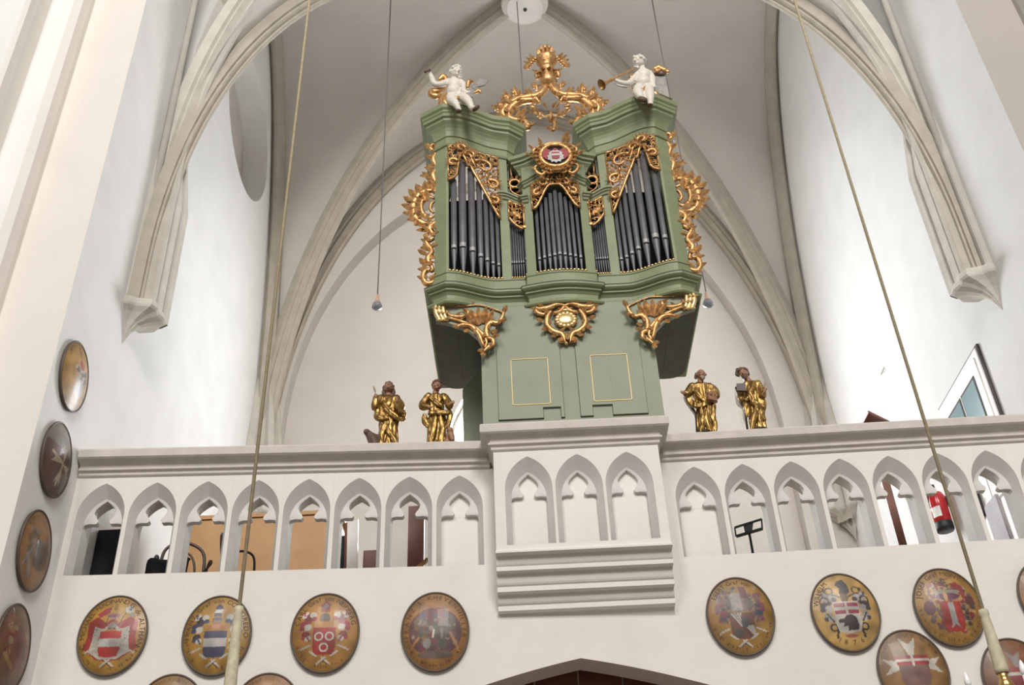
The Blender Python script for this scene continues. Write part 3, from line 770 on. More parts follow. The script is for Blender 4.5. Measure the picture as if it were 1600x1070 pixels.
# ---- crest
AX = .535
def c3(x, y, Y=7.86): return at(770+x/7.133, 65+y/7.133, Y)
mb = MB()
gt([(612, 455), (560, 555), (480, 612), (380, 622), (270, 650), (165, 715), (115, 790), (130, 850)], [.02, .034, .036, .03, .034, .036, .036, .02], c3)
gt([(500, 665), (420, 655), (300, 672), (215, 730), (175, 800), (190, 860), (260, 880), (320, 850), (330, 810), (300, 800)], [.012, .03, .036, .038, .036, .034, .032, .026, .018, .012], c3)
gt([(520, 690), (490, 640), (455, 660), (480, 690)], [.016, .03, .03, .016], c3)
gt([(480, 740), (440, 735), (410, 715)], [.012, .02, .01], c3)
gt([(340, 850), (365, 900), (395, 950), (360, 965)], [.02, .03, .034, .02], c3)
for x, y in ((240, 560), (150, 610), (320, 600), (470, 490), (35, 730), (90, 700), (185, 680), (255, 630), (395, 575), (510, 800)):
    gt([(x+20, y+50), (x+18, y+15), (x-8, y-5), (x-14, y+18), (x+4, y+22)], [.014, .017, .017, .014, .008], c3)
gt([(555, 430), (560, 390), (530, 350), (490, 365), (495, 400), (520, 400)], [.014, .022, .024, .022, .018, .01], c3)
for x, y, dx, dy in ((110, 760, -1, -.4), (70, 740, -1, -.2), (140, 690, -.6, -.9), (200, 650, -.3, -1), (290, 610, .1, -1), (420, 600, -.2, -1), (490, 520, -.5, -1), (100, 820, -1, .4), (240, 745, .8, .6), (270, 860, .2, -1), (330, 800, .5, -.8), (390, 930, .8, .4), (260, 570, -.2, -1), (150, 620, -.3, -1)):
    gl(x, y, dx, dy, .07, .036, c3)
both(mb, 'crest_scroll', 'gilding', organ, AX)
mb = MB(); p0 = c3(620, 470)
mb.lathe((AX, 7.86, p0.z), [(.0, -.02), (.05, .0), (.075, .05), (.06, .10), (.075, .14), (.062, .18), (.05, .20), (.062, .215), (.066, .24), (.05, .26), (.06, .29), (.095, .34), (.10, .38), (.085, .40), (.04, .41), (0, .42)], 18)
zc = p0.z
for k in range(9):
    q = 2*PI*k/9; mb.leaf((AX+.03*math.cos(q), 7.86+.03*math.sin(q), zc+.40), (math.cos(q)*.5, math.sin(q)*.5, 1), .13, .055, (math.cos(q+PI/2), math.sin(q+PI/2), 0), 0)
    mb.ball((AX+.045*math.cos(q), 7.86+.045*math.sin(q), zc+.46+.03*(k % 3)), .022, 7, 5)
    mb.leaf((AX+.05*math.cos(q), 7.86+.05*math.sin(q), zc+.17), (math.cos(q)*.6, math.sin(q)*.6, -.6), .07, .04, (math.cos(q), math.sin(q), .3))
mb.ball((AX, 7.86, zc+.56), .03, 8, 6)
for sg in (-1, 1):
    for k in range(5):
        mb.leaf((AX+sg*(.09+.02*k), 7.86, zc+.37-.012*k), (sg*(.8-.1*k), -.3+.15*k, .5-.3*k), .085, .05)
        mb.ball((AX+sg*(.10+.018*k), 7.84+.012*k, zc+.37-.015*k), .02, 7, 5)
mb.v = [(AX+(x-AX)*1.22, 7.86+(y-7.86)*1.22, zc-.02+(z-zc)*1.12) for x, y, z in mb.v]
mb.build('crest_urn', 'gilding', organ)
# small bouquet spray below the crest, rising from the cartouche
mb = MB()
zz = c3(650, 1060).z; q0 = .55
mb.tube(smooth_path([(AX-.0, 7.72, zz-.06), (AX+.02, 7.74, zz+.06), (AX-.005, 7.76, zz+.16), (AX, 7.78, zz+.30)], 5), .018, 6)
rnd = random.Random(4)
for k in range(26):
    zq = zz+rnd.uniform(-.02, .36); a = rnd.uniform(0, 2*PI); r = .02+.03*(zq > zz+.22)
    mb.leaf((AX+r*math.cos(a), 7.76+r*math.sin(a)*.6, zq), (math.cos(a), math.sin(a)-.3, rnd.uniform(-.3, .9)), rnd.uniform(.04, .07), .03)
for sg in (-1, 1):
    mb.tube(smooth_path([(AX, 7.77, zz+.24), (AX+sg*.09, 7.77, zz+.225), (AX+sg*.15, 7.77, zz+.27), (AX+sg*.2, 7.77, zz+.29)], 4), .010, 6)
    for k in range(7):
        t = .06+k*.024; mb.leaf((AX+sg*t, 7.765, zz+.23+.05*(k > 3)), (sg*rnd.uniform(.1, 1), -.3, rnd.uniform(-.7, .9)), .06, .034)
mb.build('crest_bouquet', 'gilding', organ)
# ---- round cartouche with coat of arms
cc = at(868, 243, 7.62); R = .150
mb = MB()
for rr, th, dy in ((R, .026, 0), (R+.045, .018, .02)):
    mb.tube([cc+V(rr*math.cos(q), dy, rr*1.02*math.sin(q)) for q in frange(0, 2*PI, 40)], th, 8)
for k in range(22):
    q = 2*PI*k/22+.1
    if 0.3 < abs(((q+PI/2) % (2*PI))-PI) < 9:
        mb.leaf(cc+V((R+.03)*math.cos(q), .01, (R+.03)*math.sin(q)), (math.cos(q)*.5+1.1*math.sin(q)*(1 if math.cos(q) > 0 else -1), -.3, math.sin(q)*.5-1.1*math.cos(q)*(1 if math.cos(q) > 0 else -1)), .085, .045)
for sg in (-1, 1):
    f = lambda x, z: cc+V(sg*x, .02, z)
    mb.tube(smooth_path([f(.10, .17), f(.17, .15), f(.22, .10), f(.205, .06), f(.18, .08)], 4), [.012+.008*math.sin(i/16*PI) for i in range(17)], 6)
    mb.tube(smooth_path([f(.16, -.10), f(.215, -.13), f(.20, -.20), f(.15, -.24), f(.12, -.20), f(.15, -.18)], 4), [.012+.008*math.sin(i/20*PI) for i in range(21)], 6)
    mb.tube(smooth_path([f(.02, -.19), f(.08, -.22), f(.10, -.19), f(.07, -.18)], 4), .013, 6)
    for x, z, dx, dz in ((.2, .0, 1, .4), (.21, .12, 1, .6), (.13, .19, .5, 1), (.2, -.15, 1, -.2), (.15, -.25, .2, -1), (.05, -.2, .2, -1), (.24, .04, 1, .1)):
        mb.leaf(f(x, z), (sg*dx, -.3, dz), .075, .04)
mb.leaf(cc+V(0, -.01, -.18), (0, -.3, -1), .09, .06); mb.leaf(cc+V(.08, -.01, .19), (.6, -.3, .6), .11, .07)
mb.build('cartouche_frame', 'gilding', organ)
d = MB(); d.lathe((0, 0, 0), [(0, .03), (.06, .027), (.11, .016), (R, 0)], 32)
d.v = [(cc.x+x, cc.y+.015-z, cc.z+y) for x, y, z in d.v]; disc = d.build('cartouche_field', 'organ_inside', organ)
def flat(name, mt, pts, y, parent): return MB().prism([(cc.x+x, cc.y+y, cc.z+z) for x, z in pts], (0, .012, 0)).build(name, mt, parent)
flat('mantling', 'paint_red', [(-.13, -.02), (-.125, .04), (-.09, .10), (-.04, .06), (0, .1), (.04, .06), (.09, .10), (.125, .04), (.13, -.02), (.09, -.06), (.07, .02), (-.07, .02), (-.09, -.06)], -.012, disc)
flat('mantling_lining', 'silver_leaf', [(-.075, -.04), (-.085, -.015), (-.065, .0), (-.07, .03), (-.045, .045), (-.02, .06), (0, .05), (.02, .06), (.045, .045), (.07, .03), (.065, .0), (.085, -.015), (.075, -.04), (.085, -.065), (.055, -.075), (.045, -.105), (.02, -.095), (0, -.115), (-.02, -.095), (-.045, -.105), (-.055, -.075), (-.085, -.065)], -.018, disc)
flat('arms', 'paint_red', [(-.04, .03), (.04, .03), (.037, -.055), (0, -.068), (-.037, -.055)], -.024, disc)
flat('fess', 'paint_white', [(-.041, .004), (.041, .004), (.040, -.026), (-.040, -.026)], -.028, disc)
# ---- gilded cartouche on the pedestal
def c7(x, y, Y=PY-.03): return at(670+x/3.721, 450+y/3.721, Y)
AX2 = c7(797, 180).x
mb = MB()
gt([(800, 105), (750, 95), (700, 115), (650, 125), (615, 118), (640, 150), (690, 155)], [.01, .018, .022, .026, .014, .018, .012], c7)
gt([(715, 130), (690, 170), (690, 220), (730, 255), (775, 270), (795, 320)], [.012, .02, .022, .022, .02, .012], c7)
gt([(790, 105), (760, 140), (725, 145)], [.012, .02, .012], c7)
for x, y, dx, dy in ((665, 185, -1, .1), (690, 230, -.8, .6), (740, 265, -.7, .9), (770, 285, -.3, 1), (700, 140, -.8, -.4), (640, 120, -1, .3), (735, 105, -.4, -.6), (760, 262, -1, .4), (786, 300, -.6, .6)):
    gl(x, y, dx, dy, .06, .034, c7)
both(mb, 'pedestal_scroll', 'gilding', organ, AX2)
mb = MB(); c0 = c7(797, 185)
mb.ball(c0, (.085, .03, .075), 16, 10)
for k in range(14):
    q = 2*PI*k/14; mb.ball(c0+V(.08*math.cos(q), 0, .07*math.sin(q)), (.028, .022, .026), 8, 6)
mb.ball(c0+V(0, 0, .10), (.045, .03, .02), 10, 6); mb.leaf(c0+V(0, 0, -.13), (0, -.1, -1), .13, .06); mb.ball(c7(800, 322), .02, 8, 6)
mb.build('pedestal_shell', 'gilding_pale', organ)
# ---- corner consoles under the towers
mb = MB(); YK = 7.70
def k7(x, y, Y=YK): return at(670+x/3.721, 450+y/3.721, Y)
outl = [(30, 95), (105, 88), (300, 85), (430, 125), (425, 160), (395, 200), (380, 260), (360, 320), (325, 372), (305, 330), (285, 290), (225, 240), (120, 205), (40, 190)]
P = [k7(*q) for q in outl]
mb.prism(P, (0, .05, 0)); both(mb, 'console', 'organ_panel')
mb = MB()
def k8(x, y): return k7(x, y, YK-.012)
gt([(105, 130), (120, 160), (190, 170), (228, 150), (222, 130), (205, 135)], [.01, .018, .02, .016, .012, .008], k8)
gt([(30, 150), (120, 175), (230, 210), (300, 255), (335, 310), (325, 350)], [.01, .012, .014, .016, .014, .01], k8)
gt([(165, 225), (200, 215), (250, 225), (290, 270), (320, 340)], [.012, .018, .02, .018, .012], k8)
gt([(435, 140), (425, 175), (395, 205), (360, 200), (335, 240), (345, 290), (370, 300), (375, 330), (345, 345), (318, 372)], [.012, .014, .018, .02, .022, .02, .018, .016, .016, .008], k8)
gt([(110, 103), (200, 105), (300, 100), (400, 130), (435, 145)], [.006, .007, .006, .007, .008], k8)
for x, y, dx, dy in ((290, 215, -.5, -1), (300, 210, -.1, -1), (315, 205, .25, -1), (330, 215, .6, -1), (275, 210, -.8, -.8)): gl(x, y, dx, dy, .13, .045, k8)
for x, y, dx, dy in ((385, 205, 1, -.2), (410, 190, 1, .2), (430, 140, .5, -.6), (360, 250, 1, .3), (375, 270, .8, .6), (320, 355, -.8, .6), (320, 370, -.2, 1), (180, 225, -1, .1), (225, 235, -.3, .8), (130, 160, -.5, .6)): gl(x, y, dx, dy, .06, .036, k8)
both(mb, 'console_scroll', 'gilding')
mb = MB()
for k in range(3):
    x0 = 40+k*22
    gt([(x0+2, 100), (x0, 125), (x0+8, 160), (x0+26, 190)], [.014, .018, .018, .010], lambda x, y: k7(x, y, YK-.02))
both(mb, 'console_cap', 'gilding_pale')
# ================================================================ CARVED FIGURES
def limb(mb, pts, rad, k=4, n=10):
    p = smooth_path(pts, k); m_ = len(p)
    rr = [float(np.interp(i/(m_-1), np.linspace(0, 1, len(rad)), rad)) for i in range(m_)]
    mb.tube(p, rr, n); mb.ball(p[0], rr[0], n, 6); mb.ball(p[-1], rr[-1], n, 6)
def hand(mb, p, d, s, curl=.4, nrm=(0, -1, 0)):           # palm, four fingers and a thumb
    p = Vector(p); d = Vector(d).normalized(); n_ = Vector(nrm); n_ = (n_-d*n_.dot(d)).normalized(); b = d.cross(n_)
    limb(mb, [p, p+d*s*.45], [s*.2, s*.24], 2, 8)
    for i, L in enumerate((.42, .52, .5, .38)):
        o = p+d*s*.45+b*s*(-.2+.133*i)
        limb(mb, [o, o+d*s*L*.6+b*s*(-.05+.035*i), o+d*s*L*(.9-.2*curl)+n_*s*curl*.3], [s*.075, s*.07, s*.055], 2, 6)
    limb(mb, [p+d*s*.12-b*s*.15, p+d*s*.35-b*s*.38, p+d*s*.52-b*s*.42], [s*.085, s*.08, s*.06], 2, 6)
def head(mb, c, r, yaw, tilt=0, nod=0):                    # head with brow, nose, mouth, chin and ears
    Rm = Matrix.Rotation(yaw, 3, 'Z') @ Matrix.Rotation(nod, 3, 'X') @ Matrix.Rotation(tilt, 3, 'Y')
    f = lambda x, y, z: Vector(c)+Rm @ (Vector((x, y, z))*r)
    mb.ball(c, (r*.82, r*.95, r*1.02), 16, 12, Rm)
    mb.ball(f(0, -.28, -.45), (r*.62, r*.62, r*.62), 12, 9, Rm)
    limb(mb, [f(0, -.92, .05), f(0, -1.12, -.28)], [r*.09, r*.16], 2, 8)
    mb.ball(f(0, -.82, -.82), r*.22, 8, 6)
    for sx in (-1, 1):
        mb.ball(f(sx*.84, .05, -.12), (r*.1, r*.2, r*.26), 8, 6, Rm); mb.ball(f(sx*.38, -.70, -.30), r*.27, 8, 6)
        limb(mb, [f(sx*.12, -.90, .16), f(sx*.5, -.78, .16)], [r*.1, r*.1], 2, 6)
    limb(mb, [f(-.22, -.88, -.55), f(.22, -.88, -.55)], [r*.07, r*.07], 2, 6)
    return f
def curls(mb, f, r, n, seed, lo=-.2, back=True, size=.26, hi=2):
    rnd = random.Random(seed); k = 0
    while k < n:
        v = Vector((rnd.gauss(0, 1), rnd.gauss(0, 1), rnd.gauss(0, 1))).normalized()
        if v.z < lo or v.z > hi or (v.y < -.45 and v.z < .55): continue
        p = f(v.x*.86, v.y*.98, v.z*1.04); mb.ball(p, r*size*rnd.uniform(.8, 1.15), 7, 5); k += 1
# ---------------------------------------------------------------- putti seated on the tower cornices
def face_marks(f, r, parent, mt='hair_brown'):
    for sx in (-1, 1): MB().ball(f(sx*.33, -.86, .02), (r*.12, r*.06, r*.07), 8, 5).build('eye', mt, parent)
    l = MB(); limb(l, [f(-.16, -.94, -.56), f(0, -.98, -.57), f(.16, -.94, -.56)], [r*.03, r*.055, r*.03], 2, 6); l.build('lips', 'skin_carved', parent)
def a1(x, y, Y=7.60): return at(655+x/10.7, 85+y/10.7, Y)
pA = empty('putto', a1(600, 890, 7.62), 'white carved putto with raised arm holding an open book, seated on the organ cornice', 'statue', 'putti on the organ')
r = .072
mb = MB(); fA = head(mb, a1(615, 300, 7.57), r, math.radians(32), .12, .25)
limb(mb, [a1(590, 380), a1(590, 470)], [.036, .045]); mb.ball(a1(585, 500), (.082, .066, .085), 14, 10); mb.ball(a1(580, 610, 7.58), (.078, .072, .085), 14, 10); mb.ball(a1(600, 700, 7.61), (.092, .08, .06), 14, 10)
limb(mb, [a1(490, 455), a1(350, 505, 7.57), a1(255, 490, 7.55), a1(215, 400, 7.54), a1(180, 315, 7.54)], [.038, .036, .032, .029, .021]); hand(mb, a1(180, 320, 7.54), (-.3, -.2, 1), .05)
limb(mb, [a1(690, 465), a1(755, 540, 7.58), a1(740, 610, 7.53), a1(800, 640, 7.5)], [.038, .034, .03, .022]); hand(mb, a1(795, 638, 7.5), (1, -.2, .1), .05)
limb(mb, [a1(530, 715, 7.60), a1(545, 770, 7.50), a1(590, 800, 7.44), a1(650, 890, 7.43)], [.055, .056, .045, .027]); limb(mb, [a1(650, 890, 7.43), a1(672, 925, 7.40)], [.027, .022])
limb(mb, [a1(680, 720, 7.60), a1(770, 745, 7.49), a1(825, 790, 7.44), a1(885, 905, 7.43)], [.055, .056, .045, .027]); limb(mb, [a1(885, 905, 7.43), a1(920, 900, 7.40), a1(960, 880, 7.37)], [.027, .026, .018])
fuse(mb, 'body', 'putto_white', pA, .0075, 2)
hb = MB(); curls(hb, fA, r, 46, 5); fuse(hb, 'hair', 'putto_white', pA, .007, 1); face_marks(fA, r, pA, 'silver_leaf')
MB().ball(a1(655, 950, 7.405), (.034, .03, .018), 10, 6).build('sole', 'hair_brown', pA); MB().ball(a1(950, 900, 7.365), (.05, .03, .02), 10, 6, Matrix.Rotation(-.7, 3, 'Y')).build('sole', 'hair_brown', pA)
g = MB(); limb(g, [a1(470, 670, 7.62), a1(410, 740, 7.62), a1(395, 860, 7.62), a1(480, 890, 7.6)], [.03, .05, .05, .04]); limb(g, [a1(420, 700, 7.55), a1(430, 800, 7.53), a1(490, 860, 7.53)], [.02, .03, .02])
limb(g, [a1(500, 700, 7.53), a1(620, 740, 7.49), a1(690, 715, 7.53)], [.014, .03, .016]); fuse(g, 'loincloth', 'gilding', pA, .008, 2)
g = MB(); limb(g, [a1(340, 420, 7.66), a1(400, 370, 7.66), a1(445, 420, 7.66), a1(425, 510, 7.66), a1(390, 580, 7.64), a1(300, 620, 7.62), a1(215, 620, 7.62), a1(205, 680, 7.6), a1(290, 700, 7.6), a1(350, 660, 7.6)], [.02, .034, .03, .028, .034, .034, .04, .036, .036, .014]); fuse(g, 'flying_drapery', 'gilding', pA, .008, 2)
MB().tube([a1(92, 300, 7.5), a1(185, 258, 7.5)], [.016, .012], 8).build('baton', 'hair_brown', pA)
bk = empty('open_book', (0, 0, 0)); bpy.data.objects.remove(bk)
def slab(q, th, Y): P = [a1(x, y, Y+dy) for x, y, dy in q]; n_ = (P[1]-P[0]).cross(P[3]-P[0]).normalized()*th; return MB().prism([tuple(p) for p in P], tuple(n_))
slab([(775, 650, -.02), (830, 545, .02), (945, 575, .0), (890, 712, -.03)], .014, 7.5).build('book', 'silver_leaf', pA)
slab([(915, 555, .0), (1010, 392, .04), (1150, 440, .02), (1100, 505, .0)], .014, 7.5).build('book', 'silver_leaf', pA)
slab([(880, 545, .0), (915, 515, .02), (1010, 560, .0), (960, 600, -.02)], .02, 7.5).build('book', 'silver_leaf', pA)
g = MB(); limb(g, [a1(810, 540, 7.53), a1(830, 460, 7.53), a1(890, 450, 7.53)], [.022, .03, .014]); limb(g, [a1(930, 640, 7.5), a1(1000, 610, 7.5), a1(1025, 640, 7.5)], [.016, .024, .012]); g.build('book_ribbon', 'gilding', pA)
def b1(x, y, Y=7.60): return at(930+x/10.7, 75+y/10.7, Y)
pB = empty('putto', b1(810, 860, 7.62), 'white carved putto blowing a gilded trumpet beside an inscribed tablet, on the organ cornice', 'statue', 'putti on the organ')
mb = MB(); fB = head(mb, b1(735, 225, 7.57), r*.98, math.radians(-52), -.1, .12)
limb(mb, [b1(780, 330), b1(800, 410)], [.036, .044]); mb.ball(b1(810, 450), (.084, .066, .085), 14, 10, Matrix.Rotation(.1, 3, 'Y')); mb.ball(b1(800, 570, 7.58), (.08, .074, .085), 14, 10); mb.ball(b1(800, 660, 7.61), (.092, .08, .06), 14, 10)
limb(mb, [b1(715, 440), b1(620, 540, 7.56), b1(540, 595, 7.52), b1(430, 580, 7.5), b1(335, 535, 7.48)], [.038, .034, .032, .028, .02]); hand(mb, b1(340, 538, 7.48), (-1, -.1, .25), .05)
limb(mb, [b1(905, 425), b1(955, 500, 7.60), b1(960, 590, 7.58), b1(985, 640, 7.55)], [.038, .034, .03, .02]); hand(mb, b1(980, 630, 7.55), (.4, -.2, -1), .045)
limb(mb, [b1(715, 690, 7.60), b1(715, 750, 7.48), b1(745, 800, 7.44), b1(800, 880, 7.45)], [.056, .057, .046, .03])
limb(mb, [b1(890, 670, 7.60), b1(900, 740, 7.48), b1(915, 820, 7.43), b1(925, 930, 7.43)], [.056, .056, .045, .027]); limb(mb, [b1(925, 930, 7.43), b1(915, 955, 7.39)], [.027, .022])
fuse(mb, 'body', 'putto_white', pB, .0075, 2)
hb = MB(); curls(hb, fB, r, 46, 8); fuse(hb, 'hair', 'putto_white', pB, .007, 1); face_marks(fB, r, pB, 'silver_leaf')
MB().ball(b1(790, 860, 7.42), (.055, .03, .034), 10, 6, Matrix.Rotation(.5, 3, 'Y')).build('sole', 'hair_brown', pB); MB().ball(b1(915, 958, 7.385), (.034, .03, .014), 10, 6).build('sole', 'hair_brown', pB)
g = MB(); limb(g, [b1(640, 670, 7.58), b1(690, 665, 7.53), b1(790, 715, 7.48), b1(850, 640, 7.52), b1(960, 640, 7.56)], [.022, .016, .026, .012, .016]); limb(g, [b1(960, 760, 7.60), b1(1000, 790, 7.6), b1(1030, 850, 7.6)], [.04, .05, .03]); limb(g, [b1(610, 440, 7.68), b1(600, 500, 7.67), b1(650, 430, 7.67)], [.02, .03, .01])
fuse(g, 'loincloth', 'gilding', pB, .008, 2)
limb_ = MB(); limb(limb_, [b1(330, 600, 7.49), b1(430, 645, 7.5), b1(540, 655, 7.52)], [.006, .012, .006]); limb_.build('arm_cloth', 'silver_leaf', pB)
t = MB(); P0, P1 = b1(650, 345, 7.50), b1(105, 615, 7.44); tr = [(0, .008), (.06, .007), (.45, .010), (.72, .017), (.82, .020), (.90, .026), (.96, .044), (1, .060)]
t.tube([P0.lerp(P1, k) for k, _ in tr], [q for _, q in tr], 14, cap=False); t.tube([P0.lerp(P1, k) for k, _ in tr[::-1]], [q*.85 for _, q in tr[::-1]], 14, cap=False); t.build('trumpet', 'gilding', pB)
P = [b1(975, 430, 7.66), b1(1165, 430, 7.66), b1(1245, 845, 7.62), b1(1010, 800, 7.62)]
tb = MB().prism([tuple(p) for p in P], (0, .025, 0)).build('tablet', 'silver_leaf', pB)
g = MB()
for x, y, q in ((1010, 350, .03), (1060, 330, .034), (1110, 350, .03), (1160, 370, .028), (1215, 395, .022), (1040, 390, .024)): g.ball(b1(x, y, 7.62), (q*1.2, q, q), 9, 6)
fuse(g, 'tablet_crown', 'gilding', pB, .007, 2)
g = MB(); limb(g, [b1(990, 425, 7.64), b1(1090, 435, 7.64), b1(1180, 430, 7.64)], [.010, .018, .010]); limb(g, [b1(1080, 790, 7.60), b1(1160, 820, 7.60), b1(1270, 855, 7.60)], [.02, .018, .010]); g.build('tablet_roll', 'hair_brown', pB)
wr_ = MB(); rnd = random.Random(2)
for i in range(6):
    yy = 500+i*48; x0 = 1000+i*9
    wr_.tube([b1(x0+k*22, yy+rnd.uniform(-6, 6), 7.655-.005*i) for k in range(7)], .0022, 4)
wr_.build('tablet_writing', 'hair_grey', tb)
# ---------------------------------------------------------------- gilded evangelists on the parapet ledge
def robe(mb, secs, f, Yc, dep=.62, folds=9, seed=0, amp=.11, tw=6.):
    rnd = random.Random(seed); ph = rnd.uniform(0, 6); n = 56; S = []
    for i in range(len(secs)-1):
        for k in range(5):
            t = k/5; S.append(tuple(lerp(a, b, t) for a, b in zip(secs[i], secs[i+1])))
    S.append(secs[-1]); vs = []; m_ = len(S)
    for i, (y, x0, x1) in enumerate(S):
        a, b = f(x0, y, Yc), f(x1, y, Yc); c = (a+b)/2; hw = (b-a).length/2; low = i/(m_-1)
        for k in range(n):
            q = 2*PI*k/n; am = amp*(.35+.75*low)
            fo = math.sin(folds*q+ph+tw*low+1.2*math.sin(3*low+q)); fo = (abs(fo)**.6)*math.copysign(1, fo)
            w_ = 1+am*fo*.8+.5*am*math.sin(5*q-4*low+ph)
            vs.append(c+V(hw*math.cos(q)*w_, hw*dep*math.sin(q)*w_, 0))
    fs = [(i*n+k, i*n+(k+1) % n, (i+1)*n+(k+1) % n, (i+1)*n+k) for i in range(m_-1) for k in range(n)]
    fs += [tuple(range(n)), tuple(range((m_-1)*n, m_*n))]
    mb.add(vs, fs, True)
def evangelist(f, base, label, secs, arms, mantle, hd, hair, seed, hands, extra, book=None, beard=None, plinth=None, Yc=7.955):
    e = empty('evangelist_statue', base, label, 'statue', 'gilded evangelists on the gallery ledge')
    mb = MB(); robe(mb, secs, f, Yc, seed=seed)
    for a, rr in arms: limb(mb, [f(x, y, Yc+dy*.8) for x, y, dy in a], [q*.9 for q in rr])
    for a, rr in mantle:
        for ox, oy, k_ in ((0, 0, .62), (14, 16, .5), (-12, 20, .45)): limb(mb, [f(x+ox, min(y+oy, secs[-1][0]), Yc+dy*.62) for x, y, dy in a], [q*k_ for q in rr], 5, 8)
    fuse(mb, 'robe', 'statue_gold', e, .0048, 1, folds=.0055)
    mb = MB(); (hx, hy, hr, yaw, tilt, nod, nx, ny) = hd
    ff = head(mb, f(hx, hy, Yc-.02), hr, yaw, tilt, nod); limb(mb, [f(hx, hy, Yc), f(nx, ny, Yc)], [hr*.5, hr*.62])
    for (x, y, dy), d, s in hands: hand(mb, f(x, y, Yc+dy), d, s)
    fuse(mb, 'skin', 'skin_carved', e, .0055, 1); face_marks(ff, hr, e)
    hb = MB(); curls(hb, ff, hr, hair[0], seed, hair[1], size=.3, hi=(.25 if hair[0] < 20 else 2))
    for a, rr in hair[3]: limb(hb, [f(x, y, Yc+dy) for x, y, dy in a], rr)
    fuse(hb, 'hair', hair[2], e, .0055, 1)
    if beard:
        bb = MB()
        for x, y, z, q in ((0, -.85, -.85, .34), (-.3, -.7, -.75, .3), (.3, -.7, -.75, .3), (0, -.85, -1.2, .3), (-.15, -.8, -1.05, .28), (.15, -.8, -1.05, .28)): bb.ball(ff(x, y, z), hr*q, 8, 6)
        fuse(bb, 'beard', beard, e, .0055, 1)
    if book:
        q, mt = book; P = [f(x, y, Yc+dy) for x, y, dy in q]; n_ = (P[1]-P[0]).cross(P[3]-P[0]).normalized()*.022
        MB().prism([tuple(p) for p in P], tuple(n_)).build('book', mt, e)
    if plinth:
        x0, x1, y0 = plinth; a, b = f(x0, y0, Yc), f(x1, y0, Yc)
        p = MB().lathe((0, 0, 0), [(0, 0), (1, 0), (1.02, .4), (.95, 1), (0, 1)], 20).build('plinth', 'dark_wood', e, local=True)
        p.location = ((a.x+b.x)/2-base.x, Yc-base.y, 6.17-base.z); p.scale = ((b.x-a.x)/2, .08, .022)
    extra(e, f, Yc); return e
def f1(x, y, Y=7.955): return at(540+x/7.132, 560+y/7.132, Y)
def f2(x, y, Y=7.955): return at(1020+x/7.132, 550+y/7.132, Y)
def basept(f, x, y): p = f(x, y); return Vector((p.x, 7.955, 6.17))
def feather(e, f, Yc, pts, dy=-.1):
    P = [f(x, y, Yc+dy) for x, y in pts]; mb = MB(); d = P[-1]-P[0]
    mb.tube([P[0], P[-1]], .003, 5); mb.leaf(P[0].lerp(P[-1], .35), d, d.length*.7, .022, curl=.1, th=.15); mb.build('quill', 'hair_grey', e)
def ex1(e, f, Yc):
    feather(e, f, Yc, [(345, 420), (312, 310)])
    mb = MB(); limb(mb, [f(360, 930, Yc-.03), f(310, 900, Yc-.05), f(265, 850, Yc-.06), f(235, 815, Yc-.07)], [.05, .058, .035, .026]); mb.ball(f(232, 818, Yc-.08), .028, 10, 7)
    limb(mb, [f(222, 815, Yc-.09), f(205, 828, Yc-.10)], [.014, .004]); limb(mb, [f(300, 900, Yc-.1), f(330, 960, Yc-.1), f(320, 990, Yc-.09)], [.036, .04, .02]); limb(mb, [f(370, 880, Yc-.05), f(340, 940, Yc-.03), f(380, 990, Yc)], [.03, .045, .03])
    fuse(mb, 'eagle', 'hair_brown', e, .006, 1)
    mb = MB()
    for k in range(9): mb.leaf(f(285+k*9, 870+k*10, Yc-.11+.008*k), (.3, -.2, -1), .06, .022)
    mb.build('eagle_wing', 'dark_wood', e)
evangelist(f1, basept(f1, 450, 1000), 'gilded evangelist statue with long hair raising a quill, eagle at the foot', [(420, 430, 520), (455, 385, 585), (520, 378, 592), (600, 375, 605), (680, 378, 590), (780, 380, 575), (880, 372, 580), (960, 345, 588), (1003, 330, 590)],
 [([(385, 445, -.02), (335, 520, -.05), (325, 540, -.08), (338, 440, -.1)], [.040, .036, .034, .026]), ([(570, 450, -.02), (615, 520, -.05), (600, 560, -.09), (570, 500, -.11)], [.040, .038, .036, .022])],
 [([(360, 540, -.06), (345, 620, -.07), (380, 660, -.08), (450, 650, -.1)], [.03, .04, .03, .02]), ([(420, 480, -.09), (470, 560, -.1), (560, 640, -.1), (640, 660, -.05)], [.022, .03, .034, .03]), ([(600, 540, -.05), (640, 600, -.03), (630, 670, -.02)], [.03, .036, .02]), ([(440, 720, -.1), (480, 800, -.11), (540, 900, -.1), (560, 990, -.08)], [.012, .022, .024, .018]), ([(420, 740, -.1), (400, 850, -.1), (390, 960, -.1)], [.016, .024, .02]), ([(500, 430, -.07), (470, 500, -.09), (440, 560, -.09)], [.02, .026, .016])],
 (478, 325, .050, .1, .0, -.3, 475, 430), (34, -.3, 'hair_brown', [([(440, 330, .02), (425, 380, .0), (432, 410, -.02)], [.018, .02, .014]), ([(520, 330, .02), (535, 380, .0), (530, 410, -.02)], [.018, .02, .014])]), 11,
 [((340, 440, -.1), (-.1, -.2, 1), .05), ((568, 480, -.12), (.0, -.2, 1), .05)], ex1, ([(590, 470, -.13), (640, 500, -.10), (655, 600, -.10), (600, 590, -.13)], 'statue_gold'), None, (300, 600, 1003))
